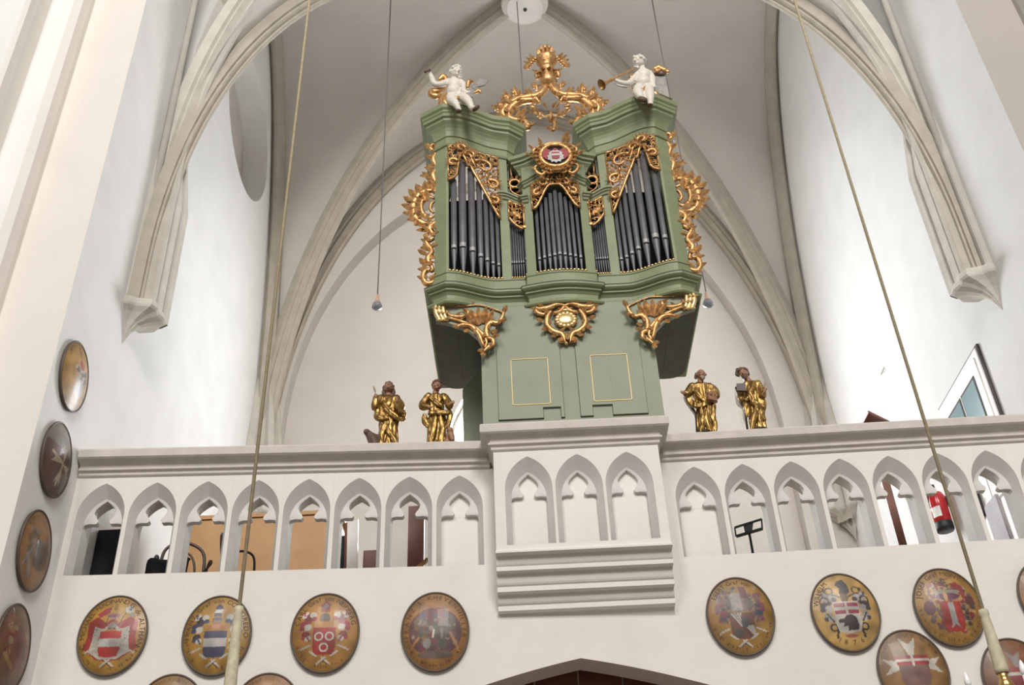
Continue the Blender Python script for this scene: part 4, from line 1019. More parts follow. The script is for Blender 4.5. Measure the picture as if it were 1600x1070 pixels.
def ex2(e, f, Yc):
    mb = MB(); limb(mb, [f(1120, 950, Yc-.02), f(1160, 900, Yc-.02), f(1165, 830, Yc-.03)], [.04, .045, .03]); mb.ball(f(1160, 800, Yc-.04), .03, 10, 7); limb(mb, [f(1175, 850, Yc-.08), f(1190, 900, Yc-.09)], [.026, .02]); limb(mb, [f(1150, 780, Yc-.04), f(1140, 755, Yc-.04)], [.01, .004]); limb(mb, [f(1175, 785, Yc-.04), f(1180, 760, Yc-.04)], [.01, .004])
    limb(mb, [f(1150, 940, Yc-.05), f(1160, 990, Yc-.05)], [.022, .02]); fuse(mb, 'ox', 'skin_carved', e, .006, 1)
evangelist(f1, basept(f1, 1030, 1000), 'gilded evangelist statue with short curly hair, one hand outstretched, reddish beast behind', [(395, 970, 1040), (425, 915, 1095), (500, 925, 1090), (590, 930, 1090), (680, 925, 1110), (780, 920, 1110), (880, 915, 1105), (960, 905, 1110), (1000, 900, 1110)],
 [([(925, 425, -.02), (875, 490, -.02), (860, 535, -.05), (925, 545, -.08)], [.040, .037, .036, .028]), ([(1085, 430, -.02), (1140, 480, -.04), (1150, 530, -.08), (1170, 510, -.1)], [.040, .038, .034, .026])],
 [([(880, 640, -.02), (890, 700, .0), (920, 740, -.02)], [.03, .04, .022]), ([(930, 600, -.08), (1000, 590, -.1), (1100, 600, -.09), (1160, 590, -.06)], [.02, .026, .03, .024]), ([(1160, 600, -.05), (1150, 680, -.05), (1120, 760, -.05)], [.026, .03, .016]), ([(1000, 640, -.1), (980, 760, -.11), (950, 900, -.1), (930, 990, -.09)], [.012, .022, .024, .02]), ([(1060, 640, -.1), (1080, 760, -.1), (1060, 900, -.1), (1080, 990, -.08)], [.012, .022, .02, .018]), ([(950, 420, -.08), (1010, 480, -.1), (1070, 520, -.09)], [.018, .024, .016])],
 (1018, 305, .048, .25, .12, .1, 1000, 395), (46, -.15, 'hair_brown', []), 12, [((1165, 515, -.1), (.8, -.3, .5), .055), ((925, 545, -.09), (1, -.2, 0), .045)], ex2, None, None, (895, 1175, 1000))
def sliver(e, f, Yc, pts, rr):
    mb = MB(); p = smooth_path([f(x, y, Yc+.02) for x, y in pts], 5); m_ = len(p)
    mb.tube(p, [float(np.interp(i/(m_-1), np.linspace(0, 1, len(rr)), rr)) for i in range(m_)], 8, flat=.5, flatdir=(0, 1, 0)); mb.build('cloak_lining', 'putto_white', e)
def ex3(e, f, Yc):
    sliver(e, f, Yc, [(340, 500), (395, 580), (450, 650), (485, 740), (490, 920)], [.006, .018, .02, .012, .006])
    MB().tube([f(345, 470, Yc+.0), f(420, 590, Yc-.01), f(478, 680, Yc), f(492, 900, Yc)], .008, 6).build('cloak_edge', 'dark_wood', e)
evangelist(f2, basept(f2, 590, 925), 'gilded bald evangelist statue with grey beard holding a book to the chest', [(345, 480, 570), (385, 420, 650), (460, 430, 690), (540, 470, 700), (620, 490, 690), (720, 498, 700), (820, 500, 712), (890, 500, 712), (925, 495, 705)],
 [([(440, 385, -.02), (405, 440, -.04), (385, 470, -.06), (365, 455, -.07)], [.040, .038, .034, .024]), ([(640, 385, -.02), (690, 440, -.03), (700, 500, -.06), (650, 480, -.1)], [.040, .040, .036, .026])],
 [([(470, 400, -.08), (510, 470, -.1), (600, 530, -.1), (690, 530, -.07)], [.02, .03, .03, .03]), ([(400, 490, -.04), (440, 560, -.05), (520, 590, -.1), (600, 560, -.1)], [.026, .034, .028, .014]), ([(540, 620, -.1), (560, 740, -.1), (530, 900, -.09)], [.016, .026, .02]), ([(620, 600, -.1), (600, 720, -.1), (630, 850, -.1), (600, 910, -.09)], [.014, .024, .026, .018]), ([(680, 580, -.08), (670, 700, -.09), (690, 800, -.08), (670, 910, -.08)], [.014, .022, .024, .018])],
 (535, 250, .047, .3, .0, .2, 530, 345), (16, -.3, 'hair_grey', [([(480, 250, .02), (478, 285, .01)], [.014, .016])]), 13, [((370, 455, -.07), (-1, -.2, .15), .06), ((655, 470, -.11), (-.6, -.2, .4), .05)], ex3, ([(610, 440, -.12), (705, 430, -.08), (720, 540, -.08), (630, 520, -.12)], 'skin_carved'), 'hair_grey', (455, 715, 932))
def ex4(e, f, Yc):
    feather(e, f, Yc, [(1262, 430), (1240, 335)])
    sliver(e, f, Yc, [(928, 390), (935, 480), (965, 580), (1010, 650), (1040, 900)], [.008, .016, .026, .010, .010])
    sliver(e, f, Yc, [(975, 650), (1000, 760), (1040, 905)], [.006, .012, .006])
    MB().tube([f(925, 390, Yc+.01), f(990, 560, Yc-.01), f(1030, 660, Yc), f(1060, 890, Yc)], .009, 6).build('cloak_edge', 'dark_wood', e)
evangelist(f2, basept(f2, 1175, 895), 'gilded evangelist statue with dark beard, head bowed aside, holding up a quill', [(320, 1060, 1130), (355, 1030, 1190), (440, 1030, 1210), (530, 1040, 1225), (620, 1060, 1240), (720, 1075, 1245), (800, 1085, 1255), (860, 1090, 1265), (895, 1090, 1275)],
 [([(1170, 360, -.02), (1215, 430, -.04), (1225, 480, -.07), (1240, 450, -.09)], [.040, .037, .034, .024]), ([(1050, 370, -.02), (1000, 440, -.02), (1000, 520, -.04), (1040, 540, -.07)], [.042, .04, .036, .02])],
 [([(1060, 370, -.07), (1080, 460, -.1), (1140, 560, -.1), (1220, 600, -.08)], [.02, .03, .032, .026]), ([(1190, 480, -.05), (1230, 560, -.04), (1220, 660, -.05), (1240, 740, -.05)], [.026, .034, .026, .016]), ([(1020, 500, -.04), (1040, 600, -.06), (1060, 700, -.06)], [.03, .03, .014]), ([(1150, 620, -.1), (1120, 740, -.11), (1100, 880, -.1)], [.02, .03, .02]), ([(1200, 640, -.1), (1190, 760, -.1), (1200, 880, -.09)], [.016, .024, .02]), ([(1120, 330, -.07), (1100, 420, -.1), (1060, 500, -.09)], [.02, .026, .014])],
 (1005, 240, .050, -.35, -.25, .25, 1070, 330), (40, -.25, 'hair_brown', [([(1040, 200, .02), (1060, 250, .02)], [.02, .018]), ([(945, 195, .0), (940, 250, -.01)], [.018, .02])]), 14, [((1240, 450, -.1), (.4, -.2, .7), .055)], ex4, ([(930, 350, -.10), (1030, 345, -.12), (1035, 430, -.12), (935, 425, -.10)], 'dark_wood'), 'hair_brown', (1080, 1305, 895))
# ================================================================ HERALDIC SHIELDS
GLY = {}
def glyphs(chars):
    obs = []
    for ch in sorted(set(chars)-{' '}):
        cu = bpy.data.curves.new('g', 'FONT'); cu.body = ch; cu.size = 1.; cu.resolution_u = 2; cu.align_x = 'CENTER'
        o = bpy.data.objects.new('g', cu); COL.objects.link(o); obs.append((ch, o, cu))
    bpy.context.view_layer.update(); dg = bpy.context.evaluated_depsgraph_get()
    for ch, o, cu in obs:
        me = bpy.data.meshes.new_from_object(o.evaluated_get(dg))
        GLY[ch] = ([tuple(v.co) for v in me.vertices], [tuple(p.vertices) for p in me.polygons], max([v.co.x for v in me.vertices])-min([v.co.x for v in me.vertices]))
        bpy.data.meshes.remove(me)
    for ch, o, cu in obs: bpy.data.objects.remove(o); bpy.data.curves.remove(cu)
PA, PB, PH = .257, .31, .05
NR, NA = 56, 150
_rr = (np.linspace(0, 1, NR+1)[:, None]*np.ones((1, NA))); _aa = np.linspace(0, 2*PI, NA, endpoint=False)[None, :]*np.ones((NR+1, 1))
GU, GV = (_rr*np.cos(_aa)).ravel(), (_rr*np.sin(_aa)).ravel()
GXp, GYp = GU*PA/PB, GV                                    # isotropic coordinates, 1 = half height
def dome(x, y): return PH*(1-min(1, (x/PA)**2+(y/PB)**2))
def inpoly(px, py, poly):
    c = np.zeros(px.shape, bool); n = len(poly)
    for i in range(n):
        x0, y0 = poly[i]; x1, y1 = poly[i-1]
        if y0 == y1: continue
        c ^= ((y0 > py) != (y1 > py)) & (px < (x1-x0)*(py-y0)/(y1-y0)+x0)
    return c
RED, WHT, BLK, GLD, BLU, GRY, GRN, DKR = (.42, .02, .03), (.62, .59, .54), (.018, .02, .035), (.62, .40, .08), (.03, .05, .14), (.30, .28, .27), (.03, .07, .05), (.20, .02, .03)
class Paint:
    def __init__(s, base, seed, dark=.35):
        rnd = np.random.RandomState(seed); n = np.zeros(GU.shape)
        for k in range(26):
            f = rnd.uniform(3, 26); a = rnd.uniform(0, 6.28); n += np.sin(f*(GXp*np.cos(a)+GYp*np.sin(a))+rnd.uniform(0, 6.28))/(1+f*.12)
        n = n/np.abs(n).max(); s.n = n; s.rnd = rnd
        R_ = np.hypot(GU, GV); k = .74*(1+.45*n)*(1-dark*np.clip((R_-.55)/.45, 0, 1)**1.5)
        s.c = np.array(base)[None, :]*k[:, None]
    def fill(s, m, col, var=.2): s.c[m] = (.84*np.array(col)+.16*np.array((.30, .17, .06)))[None, :]*(.76*(1+(var+.25)*s.n[m]))[:, None]
    def poly(s, p, col): s.fill(inpoly(GXp, GYp, p), col)
    def sym(s, p, col): s.poly(p, col); s.poly([(-x, y) for x, y in p], col)
    def disc(s, x, y, r, col, ry=None): s.fill(((GXp-x)/r)**2+((GYp-y)/(ry or r))**2 < 1, col)
    def ring(s, x, y, r, w, col): d = np.hypot(GXp-x, GYp-y); s.fill(abs(d-r) < w, col, .05)
    def line(s, x0, y0, x1, y1, w, col):
        t = np.clip(((GXp-x0)*(x1-x0)+(GYp-y0)*(y1-y0))/((x1-x0)**2+(y1-y0)**2), 0, 1)
        s.fill(np.hypot(GXp-x0-t*(x1-x0), GYp-y0-t*(y1-y0)) < w, col)
    def script(s, a0, a1, col=(.10, .05, .02), r=.87):
        for k in range(int((a1-a0)/.075)):
            a = a0+k*.075+s.rnd.uniform(-.015, .015); c, q = math.cos(a), math.sin(a); e = s.rnd.uniform(.02, .045)
            if s.rnd.rand() < .2: continue
            s.line((r-e)*c*PA/PB*1.02, (r-e)*q, (r+e)*c*PA/PB+s.rnd.uniform(-.02, .02), (r+e)*q, .009, col)
    def mantling(s, c1, c2, c3=WHT, y0=.0):
        for sx in (-1, 1):
            for x, y, q, c in ((.40, .28, .13, c1), (.52, .34, .06, c3), (.30, .36, .09, c3), (.50, .12, .12, c2), (.42, .04, .10, c3), (.56, .02, .07, c2), (.26, .26, .07, c2), (.46, -.14, .10, c1), (.52, -.22, .06, c2), (.40, -.24, .08, c3), (.38, .18, .05, c2), (.46, .42, .05, c3), (.52, .44, .03, c2)):
                s.disc(sx*x, y+y0, q, c, q*.85)
            s.line(sx*.55, .45+y0, sx*.5, .35+y0, .02, c2); s.line(sx*.36, -.30+y0, sx*.48, -.10+y0, .02, c2)
    def cross(s):
        for sx in (-1, 1): s.line(sx*.18, -.62, sx*.34, -.50, .02, WHT); s.line(sx*.04, -.66, -sx*.16, -.80, .022, WHT); s.line(sx*.34, -.36, sx*.60, -.46, .02, WHT); s.line(sx*.06, -.67, -sx*.1, -.82, .01, BLK)
    def crown(s, x, y, w, col=GLD, inner=RED):
        s.poly([(x-w, y), (x+w, y), (x+w*1.2, y+w*.9), (x, y+w*1.1), (x-w*1.2, y+w*.9)], inner); s.line(x-w, y, x+w, y, w*.22, col)
        for k in (-1, -.5, 0, .5, 1): s.disc(x+k*w*1.15, y+w*.95, w*.2, col)
def shieldpoly(x, y, w, h): return [(x-w, y+h), (x+w, y+h), (x+w*.98, y-h*.5), (x+w*.8, y-h*.9), (x, y-h), (x-w*.8, y-h*.9), (x-w*.98, y-h*.5)]
def plaque(label, pos, normal, paint, text=(), rz=0, base_dirt=0, group='painted oval coat of arms shields', tilt=0):
    e = empty('coat_of_arms_shield', pos, label, 'shield', group)
    e.rotation_euler = (PI/2, tilt, rz)
    vs = np.stack([GU*PA, GV*PB, PH*(1-GU**2-GV**2)], -1)
    fs = [(i*NA+k, (i+1)*NA+k, (i+1)*NA+(k+1) % NA, i*NA+(k+1) % NA) for i in range(NR) for k in range(NA)]
    me = bpy.data.meshes.new('board'); me.from_pydata(vs.tolist(), [], fs); me.polygons.foreach_set('use_smooth', [True]*len(fs))
    at_ = me.color_attributes.new('paint', 'FLOAT_COLOR', 'POINT')
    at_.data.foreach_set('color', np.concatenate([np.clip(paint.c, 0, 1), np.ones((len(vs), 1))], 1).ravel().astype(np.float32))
    o = link_mesh('board', me, None, e); me.materials.append(MATS['paint'])
    mb = MB(); mb.tube([(PA*1.0*math.cos(q), PB*1.0*math.sin(q), .0) for q in np.linspace(0, 2*PI, 64, endpoint=False)], .009, 6, closed=True); mb.build('rim', 'rim_dark', e, local=True)
    mb = MB(); n = 48; ring = [(PA*math.cos(2*PI*k/n), PB*math.sin(2*PI*k/n), 0) for k in range(n)]; mb.prism(ring, (0, 0, -.02)); mb.build('back', 'rim_dark', e, local=True)
    for (tx, a0, a1, size, rad, flip) in text:
        mb = MB(); W_ = [(GLY[c][2] if c in GLY else .3)+.12 for c in tx]; tot = sum(W_); acc = 0
        for c, w_ in zip(tx, W_):
            a = math.radians(lerp(a0, a1, (acc+w_/2)/tot)); acc += w_
            if c == ' ': continue
            cx, cy = rad*PA*math.cos(a), rad*PB*math.sin(a)
            nx, ny = math.cos(a)/PA, math.sin(a)/PB; L_ = math.hypot(nx, ny); nx /= L_; ny /= L_
            if flip: upx, upy = -nx, -ny
            else: upx, upy = nx, ny
            rx, ry = upy, -upx; g = GLY[c]; vv = []
            for x, y, z in g[0]:
                X_, Y_ = cx+(x*rx+(y-.35)*upx)*size, cy+(x*ry+(y-.35)*upy)*size; vv.append((X_, Y_, dome(X_, Y_)+.0015))
            mb.add(vv, g[1])
        mb.build('inscription', 'ink', e, local=True, fix=False)['kind'] = 'stuff'
    return e
glyphs('C. MICHAEL FERDINAND G. de ALTHAN FRANZ Graf von COLLOREDO CARL NEIPPERG KHEVENHILLER WILHELM EBERT JOSEF MONT 1876 S')
OCH = (.46, .25, .055)
def top(tx, a0=205, a1=-25, size=.045, rad=.87): return (tx, a0, a1, size*1.25, rad, False)
def wpos(px, py):
    p = at(px, py, 8.0)
    for _ in range(3): p = at(px, py, yfw(p.x)-.026)
    return p
# 1 red and white arms on an ermine mantle
P = Paint((.50, .27, .05), 1)
P.poly([(-.60, .30), (-.40, .44), (-.15, .25), (0, .40), (.15, .25), (.40, .44), (.60, .30), (.58, -.1), (.66, -.35), (.45, -.5), (.3, -.64), (0, -.7), (-.3, -.64), (-.45, -.5), (-.66, -.35), (-.58, -.1)], (.34, .02, .03))
P.poly([(-.42, .18), (-.2, .10), (0, .28), (.2, .10), (.42, .18), (.44, -.2), (.5, -.45), (.2, -.64), (-.2, -.64), (-.5, -.45), (-.44, -.2)], (.50, .48, .42))
for k in range(60): a, b = P.rnd.uniform(-.45, .45), P.rnd.uniform(-.55, .12); P.disc(a, b, .011, BLK)
P.line(-.16, .2, -.12, .72, .012, BLK); P.poly([(-.14, .70), (-.42, .52), (-.36, .40), (-.13, .5)], (.35, .03, .06)); P.line(.16, .2, .26, .52, .012, BLK); P.disc(.34, .62, .10, WHT); P.disc(.36, .62, .03, BLU); P.disc(.42, .48, .06, GRY)
P.crown(0, .38, .12, (.35, .25, .2), (.28, .04, .12)); P.disc(0, .68, .05, (.24, .16, .03), .11); P.disc(0, .14, .11, GRY, .12); P.disc(-.05, .10, .03, BLK); P.disc(.06, .10, .03, BLK); P.disc(0, .04, .16, (.5, .22, .05), .06)
P.poly(shieldpoly(0, -.28, .26, .32), (.50, .02, .03)); P.poly([(-.26, -.14), (.26, -.14), (.25, -.34), (-.25, -.34)], (.60, .60, .58)); P.line(0, -.16, .03, -.32, .006, GRY); P.cross(); P.script(PI*1.1, PI*1.42); P.script(PI*1.52, PI*1.92)
plaque('oval shield with red and white arms on an ermine mantle, beside the left pier', wpos(176, 992), 0, P, [top('C. MICHAEL FERDINAND G. de ALTHAN', 205, -22)], rzl)
# 2 black and white arms
P = Paint((.50, .27, .05), 2); P.mantling(BLK, BLU, WHT, .05); P.poly([(-.09, .52), (-.10, .66), (0, .80), (.11, .66), (.09, .52)], BLU); P.poly([(-.09, .62), (.10, .62), (.09, .52), (-.09, .52)], WHT); P.poly([(-.08, .52), (.08, .52), (.1, .42), (-.1, .42)], BLU); P.disc(0, .30, .12, (.25, .12, .05), .13); P.disc(0, .36, .12, BLU, .04); P.disc(0, .10, .22, (.45, .18, .05), .12)
P.poly(shieldpoly(0, -.28, .28, .33), BLU); P.poly([(-.28, -.13), (.28, -.13), (.275, -.34), (-.275, -.34)], (.52, .51, .50)); P.cross(); P.script(PI*.95, PI*1.30); P.script(PI*1.55, PI*1.95)
plaque('oval shield with black and white arms, behind the chandelier sleeve', wpos(339, 992), 0, P, [top('FRANZ Graf von COLLOREDO', 190, -8)], rzl)
# 3 three white rings on red
P = Paint((.46, .23, .05), 3); P.mantling(DKR, (.34, .03, .05), WHT, .05); P.poly([(-.1, .48), (-.12, .68), (0, .82), (.12, .68), (.1, .48)], (.28, .06, .07)); P.disc(0, .66, .06, GRY); P.disc(0, .32, .13, (.12, .10, .09), .14); P.disc(0, .12, .20, (.48, .22, .06), .11)
P.poly(shieldpoly(0, -.27, .28, .34), (.36, .015, .03))
for x, y in ((-.13, -.15), (.13, -.15), (0, -.42)): P.ring(x, y, .092, .02, WHT)
P.cross(); P.script(PI*1.05, PI*1.95)
plaque('oval shield with three white rings on red', wpos(508, 988), 0, P, [top('CARL Graf von NEIPPERG', 170, 10)], rzl)
# 4 dark shield with many quarters
P = Paint((.40, .19, .05), 4); P.disc(0, -.05, .66, (.12, .05, .07), .62); P.disc(0, .15, .52, (.14, .12, .11), .34); P.disc(0, .35, .30, (.20, .03, .05), .2)
for k in range(70): a, q = P.rnd.uniform(0, 6.28), P.rnd.uniform(.1, .58); P.disc(q*math.cos(a), -.05+q*math.sin(a), P.rnd.uniform(.02, .07), [(.16, .13, .11), (.05, .05, .08), (.25, .14, .06), (.18, .04, .06), (.07, .10, .09), (.3, .26, .22)][k % 6])
for sx in (-1, 0, 1): P.disc(sx*.3, .36, .07, (.06, .07, .16))
P.poly([(-.05, -.0), (.0, -.0), (-.03, -.22), (-.08, -.22)], WHT); P.poly([(.12, .02), (.2, .02), (.2, -.22), (.15, -.22)], GRY); P.disc(-.2, -.35, .10, GRY, .13); P.disc(.16, -.36, .11, (.05, .08, .08), .12); P.line(.38, -.1, .58, -.5, .035, (.5, .26, .12)); P.line(-.4, -.2, -.6, -.45, .03, (.45, .2, .08)); P.disc(0, -.62, .45, (.15, .11, .10), .10)
for k in range(7): P.disc(-.30+.1*k, .58, .03, (.28, .14, .12))
P.script(PI*1.1, PI*1.9)
plaque('dark oval shield with crowded blackened arms, left of the balcony corbels', wpos(680, 986), 0, P, [top('FRANZ S. KHEVENHILLER', 195, -15, .042)], rzl)
# 5 quartered with slanting white bars
P = Paint((.40, .22, .055), 5); P.mantling((.16, .10, .09), (.22, .05, .10), (.20, .16, .13), .08); P.disc(0, .30, .40, (.17, .14, .13), .26)
for k in range(130): P.disc(P.rnd.uniform(-.5, .5), P.rnd.uniform(-.15, .72), P.rnd.uniform(.02, .055), [(.22, .08, .12), (.10, .11, .14), (.30, .22, .14), (.06, .06, .09)][k % 4])
P.disc(-.42, .02, .09, (.26, .04, .09)); P.disc(.46, .02, .10, (.03, .06, .12), .08); P.poly([(.02, .74), (.2, .72), (.24, .4), (.08, .4)], (.16, .05, .08))
P.poly(shieldpoly(0, -.30, .30, .33), (.15, .06, .06))
for k in range(4):
    o_ = k*.085; P.poly([(-.28+o_*.9, .02-o_*.0), (-.22+o_*.9, .02), (-.02, -.14-.22*(3-k)/3+.06), (-.02, -.19-.22*(3-k)/3+.06)], WHT if k % 2 == 0 else (.5, .45, .42))
    P.poly([(.03+o_*.7, -.30), (.09+o_*.7, -.30), (.29, -.42-.1*(3-k)/3), (.27, -.48-.1*(3-k)/3)], WHT)
P.disc(.06, -.22, .09, (.06, .08, .11), .14); P.disc(-.12, -.48, .10, (.06, .07, .08), .11); P.cross(); P.script(PI*1.05, PI*1.95)
plaque('oval shield with slanting white bars on quartered arms, right of the balcony corbels', wpos(1157, 962), 0, P, [top('EBERT Graf von', 150, 60, .042)], rzr)
# 6 black bear's head
P = Paint((.58, .36, .12), 6, .2); P.mantling((.34, .33, .34), (.05, .05, .08), (.46, .44, .44), .02)
P.poly([(-.16, .68), (-.08, .78), (.06, .84), (.16, .68), (.18, .46), (.08, .40), (-.10, .42), (-.06, .58)], (.05, .06, .08))
for sx in (-1, 1): P.ring(sx*.34, .52, .09, .022, (.09, .07, .07)); P.disc(sx*.44, .56, .05, (.06, .05, .05)); P.line(sx*.06, .32, sx*.28, .42, .026, (.12, .09, .08)); P.ring(sx*.5, .26, .10, .02, BLK); P.ring(sx*.38, -.42, .08, .02, BLK); P.line(sx*.30, -.52, sx*.34, -.66, .03, BLK)
P.disc(0, .32, .11, (.16, .12, .09), .12); P.poly(shieldpoly(0, -.18, .32, .40), WHT)
for x in (-.30, .03):
    for y in (.08, -.10): P.poly([(x, y), (x+.27, y), (x+.27, y+.10), (x, y+.10)], (.36, .03, .09))
P.poly([(-.26, -.26), (-.20, -.22), (-.12, -.22), (-.02, -.13), (.10, -.12), (.20, -.20), (.24, -.40), (.20, -.50), (-.06, -.52), (-.04, -.40), (-.16, -.42), (-.12, -.32), (-.24, -.32)], BLK); P.disc(0, -.64, .16, (.36, .10, .08), .04)
plaque('golden oval shield with a black bear head below a red and white chief', wpos(1321, 956), 0, P, [top('WILHELM', 170, 120, .042), ('1876', 240, 300, .05, .80, True)], rzr)
# 7 red shield with grey pale
P = Paint((.42, .22, .05), 7)
for k in range(330): a, q = P.rnd.uniform(0, 6.28), .70*math.sqrt(P.rnd.uniform(0, 1)); P.disc(q*math.cos(a)*.86, q*math.sin(a), P.rnd.uniform(.025, .07), [(.28, .03, .05), (.5, .32, .09), (.10, .05, .08), (.40, .20, .08), (.14, .11, .11), (.50, .34, .18), (.05, .05, .06), (.24, .02, .04)][k % 8])
P.disc(-.50, -.04, .13, (.10, .03, .06), .18); P.disc(.52, .10, .12, (.09, .02, .04), .13); P.disc(0, .34, .34, (.30, .28, .24), .06); P.disc(0, .22, .30, (.12, .03, .10), .09); P.disc(-.06, .24, .05, (.5, .3, .15), .14)
P.poly(shieldpoly(.0, -.30, .26, .38), (.38, .015, .03)); P.poly([(-.06, .06), (.08, .06), (.08, -.44), (.14, -.58), (.02, -.48), (-.10, -.58), (-.06, -.44)], (.36, .36, .37)); P.script(PI*1.0, PI*1.95)
plaque('crowded red and gold oval shield with a grey upright bar', wpos(1482, 948), 0, P, [top('JOSEF Graf MONT', 165, 50, .046)], rzr)
# lower row, cut by the frame
def star(P, x, y, r, col):
    for k in range(4):
        a = PI/4+k*PI/2+PI/4
        for d in (-.28, .28): P.poly([(x, y), (x+r*math.cos(a+d), y+r*math.sin(a+d)), (x+.72*r*math.cos(a), y+.72*r*math.sin(a))], col)
P = Paint((.32, .17, .06), 8); star(P, 0, .1, .72, WHT); P.poly(shieldpoly(0, -.05, .36, .36), (.18, .10, .10)); P.poly([(-.40, .34), (.40, .34), (.38, .10), (-.38, .10)], (.36, .02, .05)); P.line(-.38, .22, .38, .22, .03, WHT); P.line(0, .36, 0, .10, .03, WHT); P.script(.3, PI-.3)
plaque('brown oval shield with pale star points behind red arms', wpos(1427, 1048), 0, P, [], rzr)
P = Paint((.30, .12, .05), 9); star(P, 0, .1, .6, GRY); P.poly(shieldpoly(0, -.1, .36, .36), (.30, .03, .06)); P.line(-.3, .1, .3, .1, .04, WHT); P.script(.3, PI-.3)
plaque('reddish oval shield behind the chandelier candles', wpos(1592, 1062), 0, P, [], rzr)
P = Paint((.36, .18, .05), 10); star(P, 0, -.1, .6, GRY); P.script(.2, PI-.2)
plaque('brown oval shield low on the wall between the two leftmost upper shields', wpos(262, 1120), 0, P, [], rzl)
P = Paint((.38, .17, .05), 12); P.mantling(DKR, BLU, GRY); P.script(.2, PI-.2)
plaque('orange-brown oval shield low on the wall left of the ring shield', wpos(414, 1118), 0, P, [], rzl)
P = Paint((.40, .18, .05), 13); P.mantling(DKR, BLU, GRY); P.script(.2, PI-.2)
plaque('oval shield cut off by the right edge of the picture', wpos(1646, 934), 0, P, [], rzr)
# column of shields on the left reveal
def lpos(px, py): p = atX(px, py, XL+.026); return p
P = Paint((.52, .30, .10), 20); P.disc(0, .34, .16, (.42, .03, .03), .13)
for x, y in ((.22, .16), (.34, .05), (.1, .12), (.3, -.1), (-.2, .1), (.05, -.05), (.34, .28)): P.disc(x, y, .09, (.07, .08, .10)); P.disc(x-.08, y+.03, .05, WHT)
P.poly(shieldpoly(.1, -.35, .26, .26), (.45, .42, .38)); P.ring(-.15, .72, .07, .02, DKR); P.script(.4, PI-.4)
G_ = 'oval shields up the left pier'
plaque('orange oval shield with a red flower crest, topmost on the left pier', lpos(117, 588), 1, P, [], PI/2, group=G_)
P = Paint((.13, .06, .045), 21, .1); P.fill(GYp > .25, (.20, .17, .16), .3); star(P, .05, -.12, .58, (.48, .40, .27)); P.line(.05, -.1, .05, -.7, .04, (.48, .40, .27)); P.line(.05, -.1, -.5, -.02, .04, (.48, .40, .27))
plaque('dark brown oval shield with a pale star, second from the top on the left pier', lpos(89, 718), 1, P, [], PI/2, group=G_)
P = Paint((.36, .18, .06), 22); P.mantling((.10, .09, .08), (.20, .12, .05), (.24, .2, .16)); P.poly(shieldpoly(0, -.15, .3, .36), (.13, .11, .10)); P.line(-.5, -.3, -.2, -.7, .05, GRY); P.line(-.4, -.1, -.55, -.55, .03, GRY); P.script(.4, PI-.4)
plaque('ochre oval shield with dark arms, third from the top on the left pier', lpos(55, 860), 1, P, [], PI/2, group=G_)
P = Paint((.20, .085, .04), 23); P.disc(0, 0, .5, (.16, .05, .05), .5); P.mantling((.26, .12, .05), DKR, (.26, .2, .12)); P.line(-.5, -.3, -.1, -.5, .05, (.35, .22, .08)); P.script(.4, PI-.4)
plaque('dark red oval shield, lowest on the left pier', lpos(20, 1012), 1, P, [], PI/2, group=G_)
# ================================================================ HANGING THINGS
def vline(p, z1): return [tuple(p), (p[0], p[1], z1)]
def chandelier(pt, pb, label, clabel, ang):
    e = empty('chandelier', (pt.x, pt.y, pb.z-.75), label, 'chandelier', 'chandeliers hanging in the nave')
    x, y = pt.x, pt.y
    MB().tube([(x, y, pt.z), (x, y, 19)], .011, 8).build('cord', 'cord_hemp', e)
    MB().lathe((x, y, 0), [(.012, pt.z+.03), (.024, pt.z+.025), (.026, pt.z), (.022, pt.z-.01), (.024, pt.z-.03), (.036, pb.z+.02), (.034, pb.z), (0, pb.z)], 14).build('sleeve', 'sleeve_cream', e)
    z = pb.z
    MB().lathe((x, y, 0), [(.0, z+.01), (.03, z), (.022, z-.02), (.03, z-.04), (.044, z-.07), (.03, z-.10), (.02, z-.13), (.036, z-.17), (.05, z-.20), (.03, z-.24), (.02, z-.30), (.05, z-.36), (.075, z-.42), (.05, z-.48), (.02, z-.52), (.03, z-.56), (.0, z-.60)], 18).build('stem', 'brass', e)
    zc_ = z-.03
    for k in range(6):
        a = math.radians(ang+60*k); d = V(math.cos(a), math.sin(a), 0); R_ = .27; c = V(x, y, 0)
        p = smooth_path([c+d*.03+V(0, 0, z-.36), c+d*.12+V(0, 0, z-.44), c+d*.21+V(0, 0, z-.38), c+d*R_+V(0, 0, z-.26), c+d*R_+V(0, 0, z-.20)], 6)
        arm = MB().tube(p, .009, 8).build('arm', 'brass', e)
        t = c+d*R_; zz_ = z-.20
        MB().lathe((t.x, t.y, zz_), [(0, -.01), (.03, 0), (.042, .012), (.036, .016), (.012, .012)], 14).build('drip_pan', 'brass', arm)
        MB().lathe((t.x, t.y, zz_), [(.0, .01), (.013, .012), (.013, .105), (0, .106)], 12).build('candle', 'candle_white', arm)
        MB().lathe((t.x, t.y, zz_+.105), [(.0, 0), (.011, .0), (.016, .016), (.0165, .03), (.012, .05), (.006, .068), (0, .078)], 12).build('bulb', 'bulb_glass', arm)
    return e
YCH = 5.5
chandelier(at(1538, 960, YCH), at(1566, 1052, YCH), 'brass chandelier with candle bulbs hanging at the right of the picture', '', 207)
chandelier(at(373, 955, YCH), at(357, 1092, YCH), 'brass chandelier with a cream sleeve hanging at the left of the picture', '', 215)
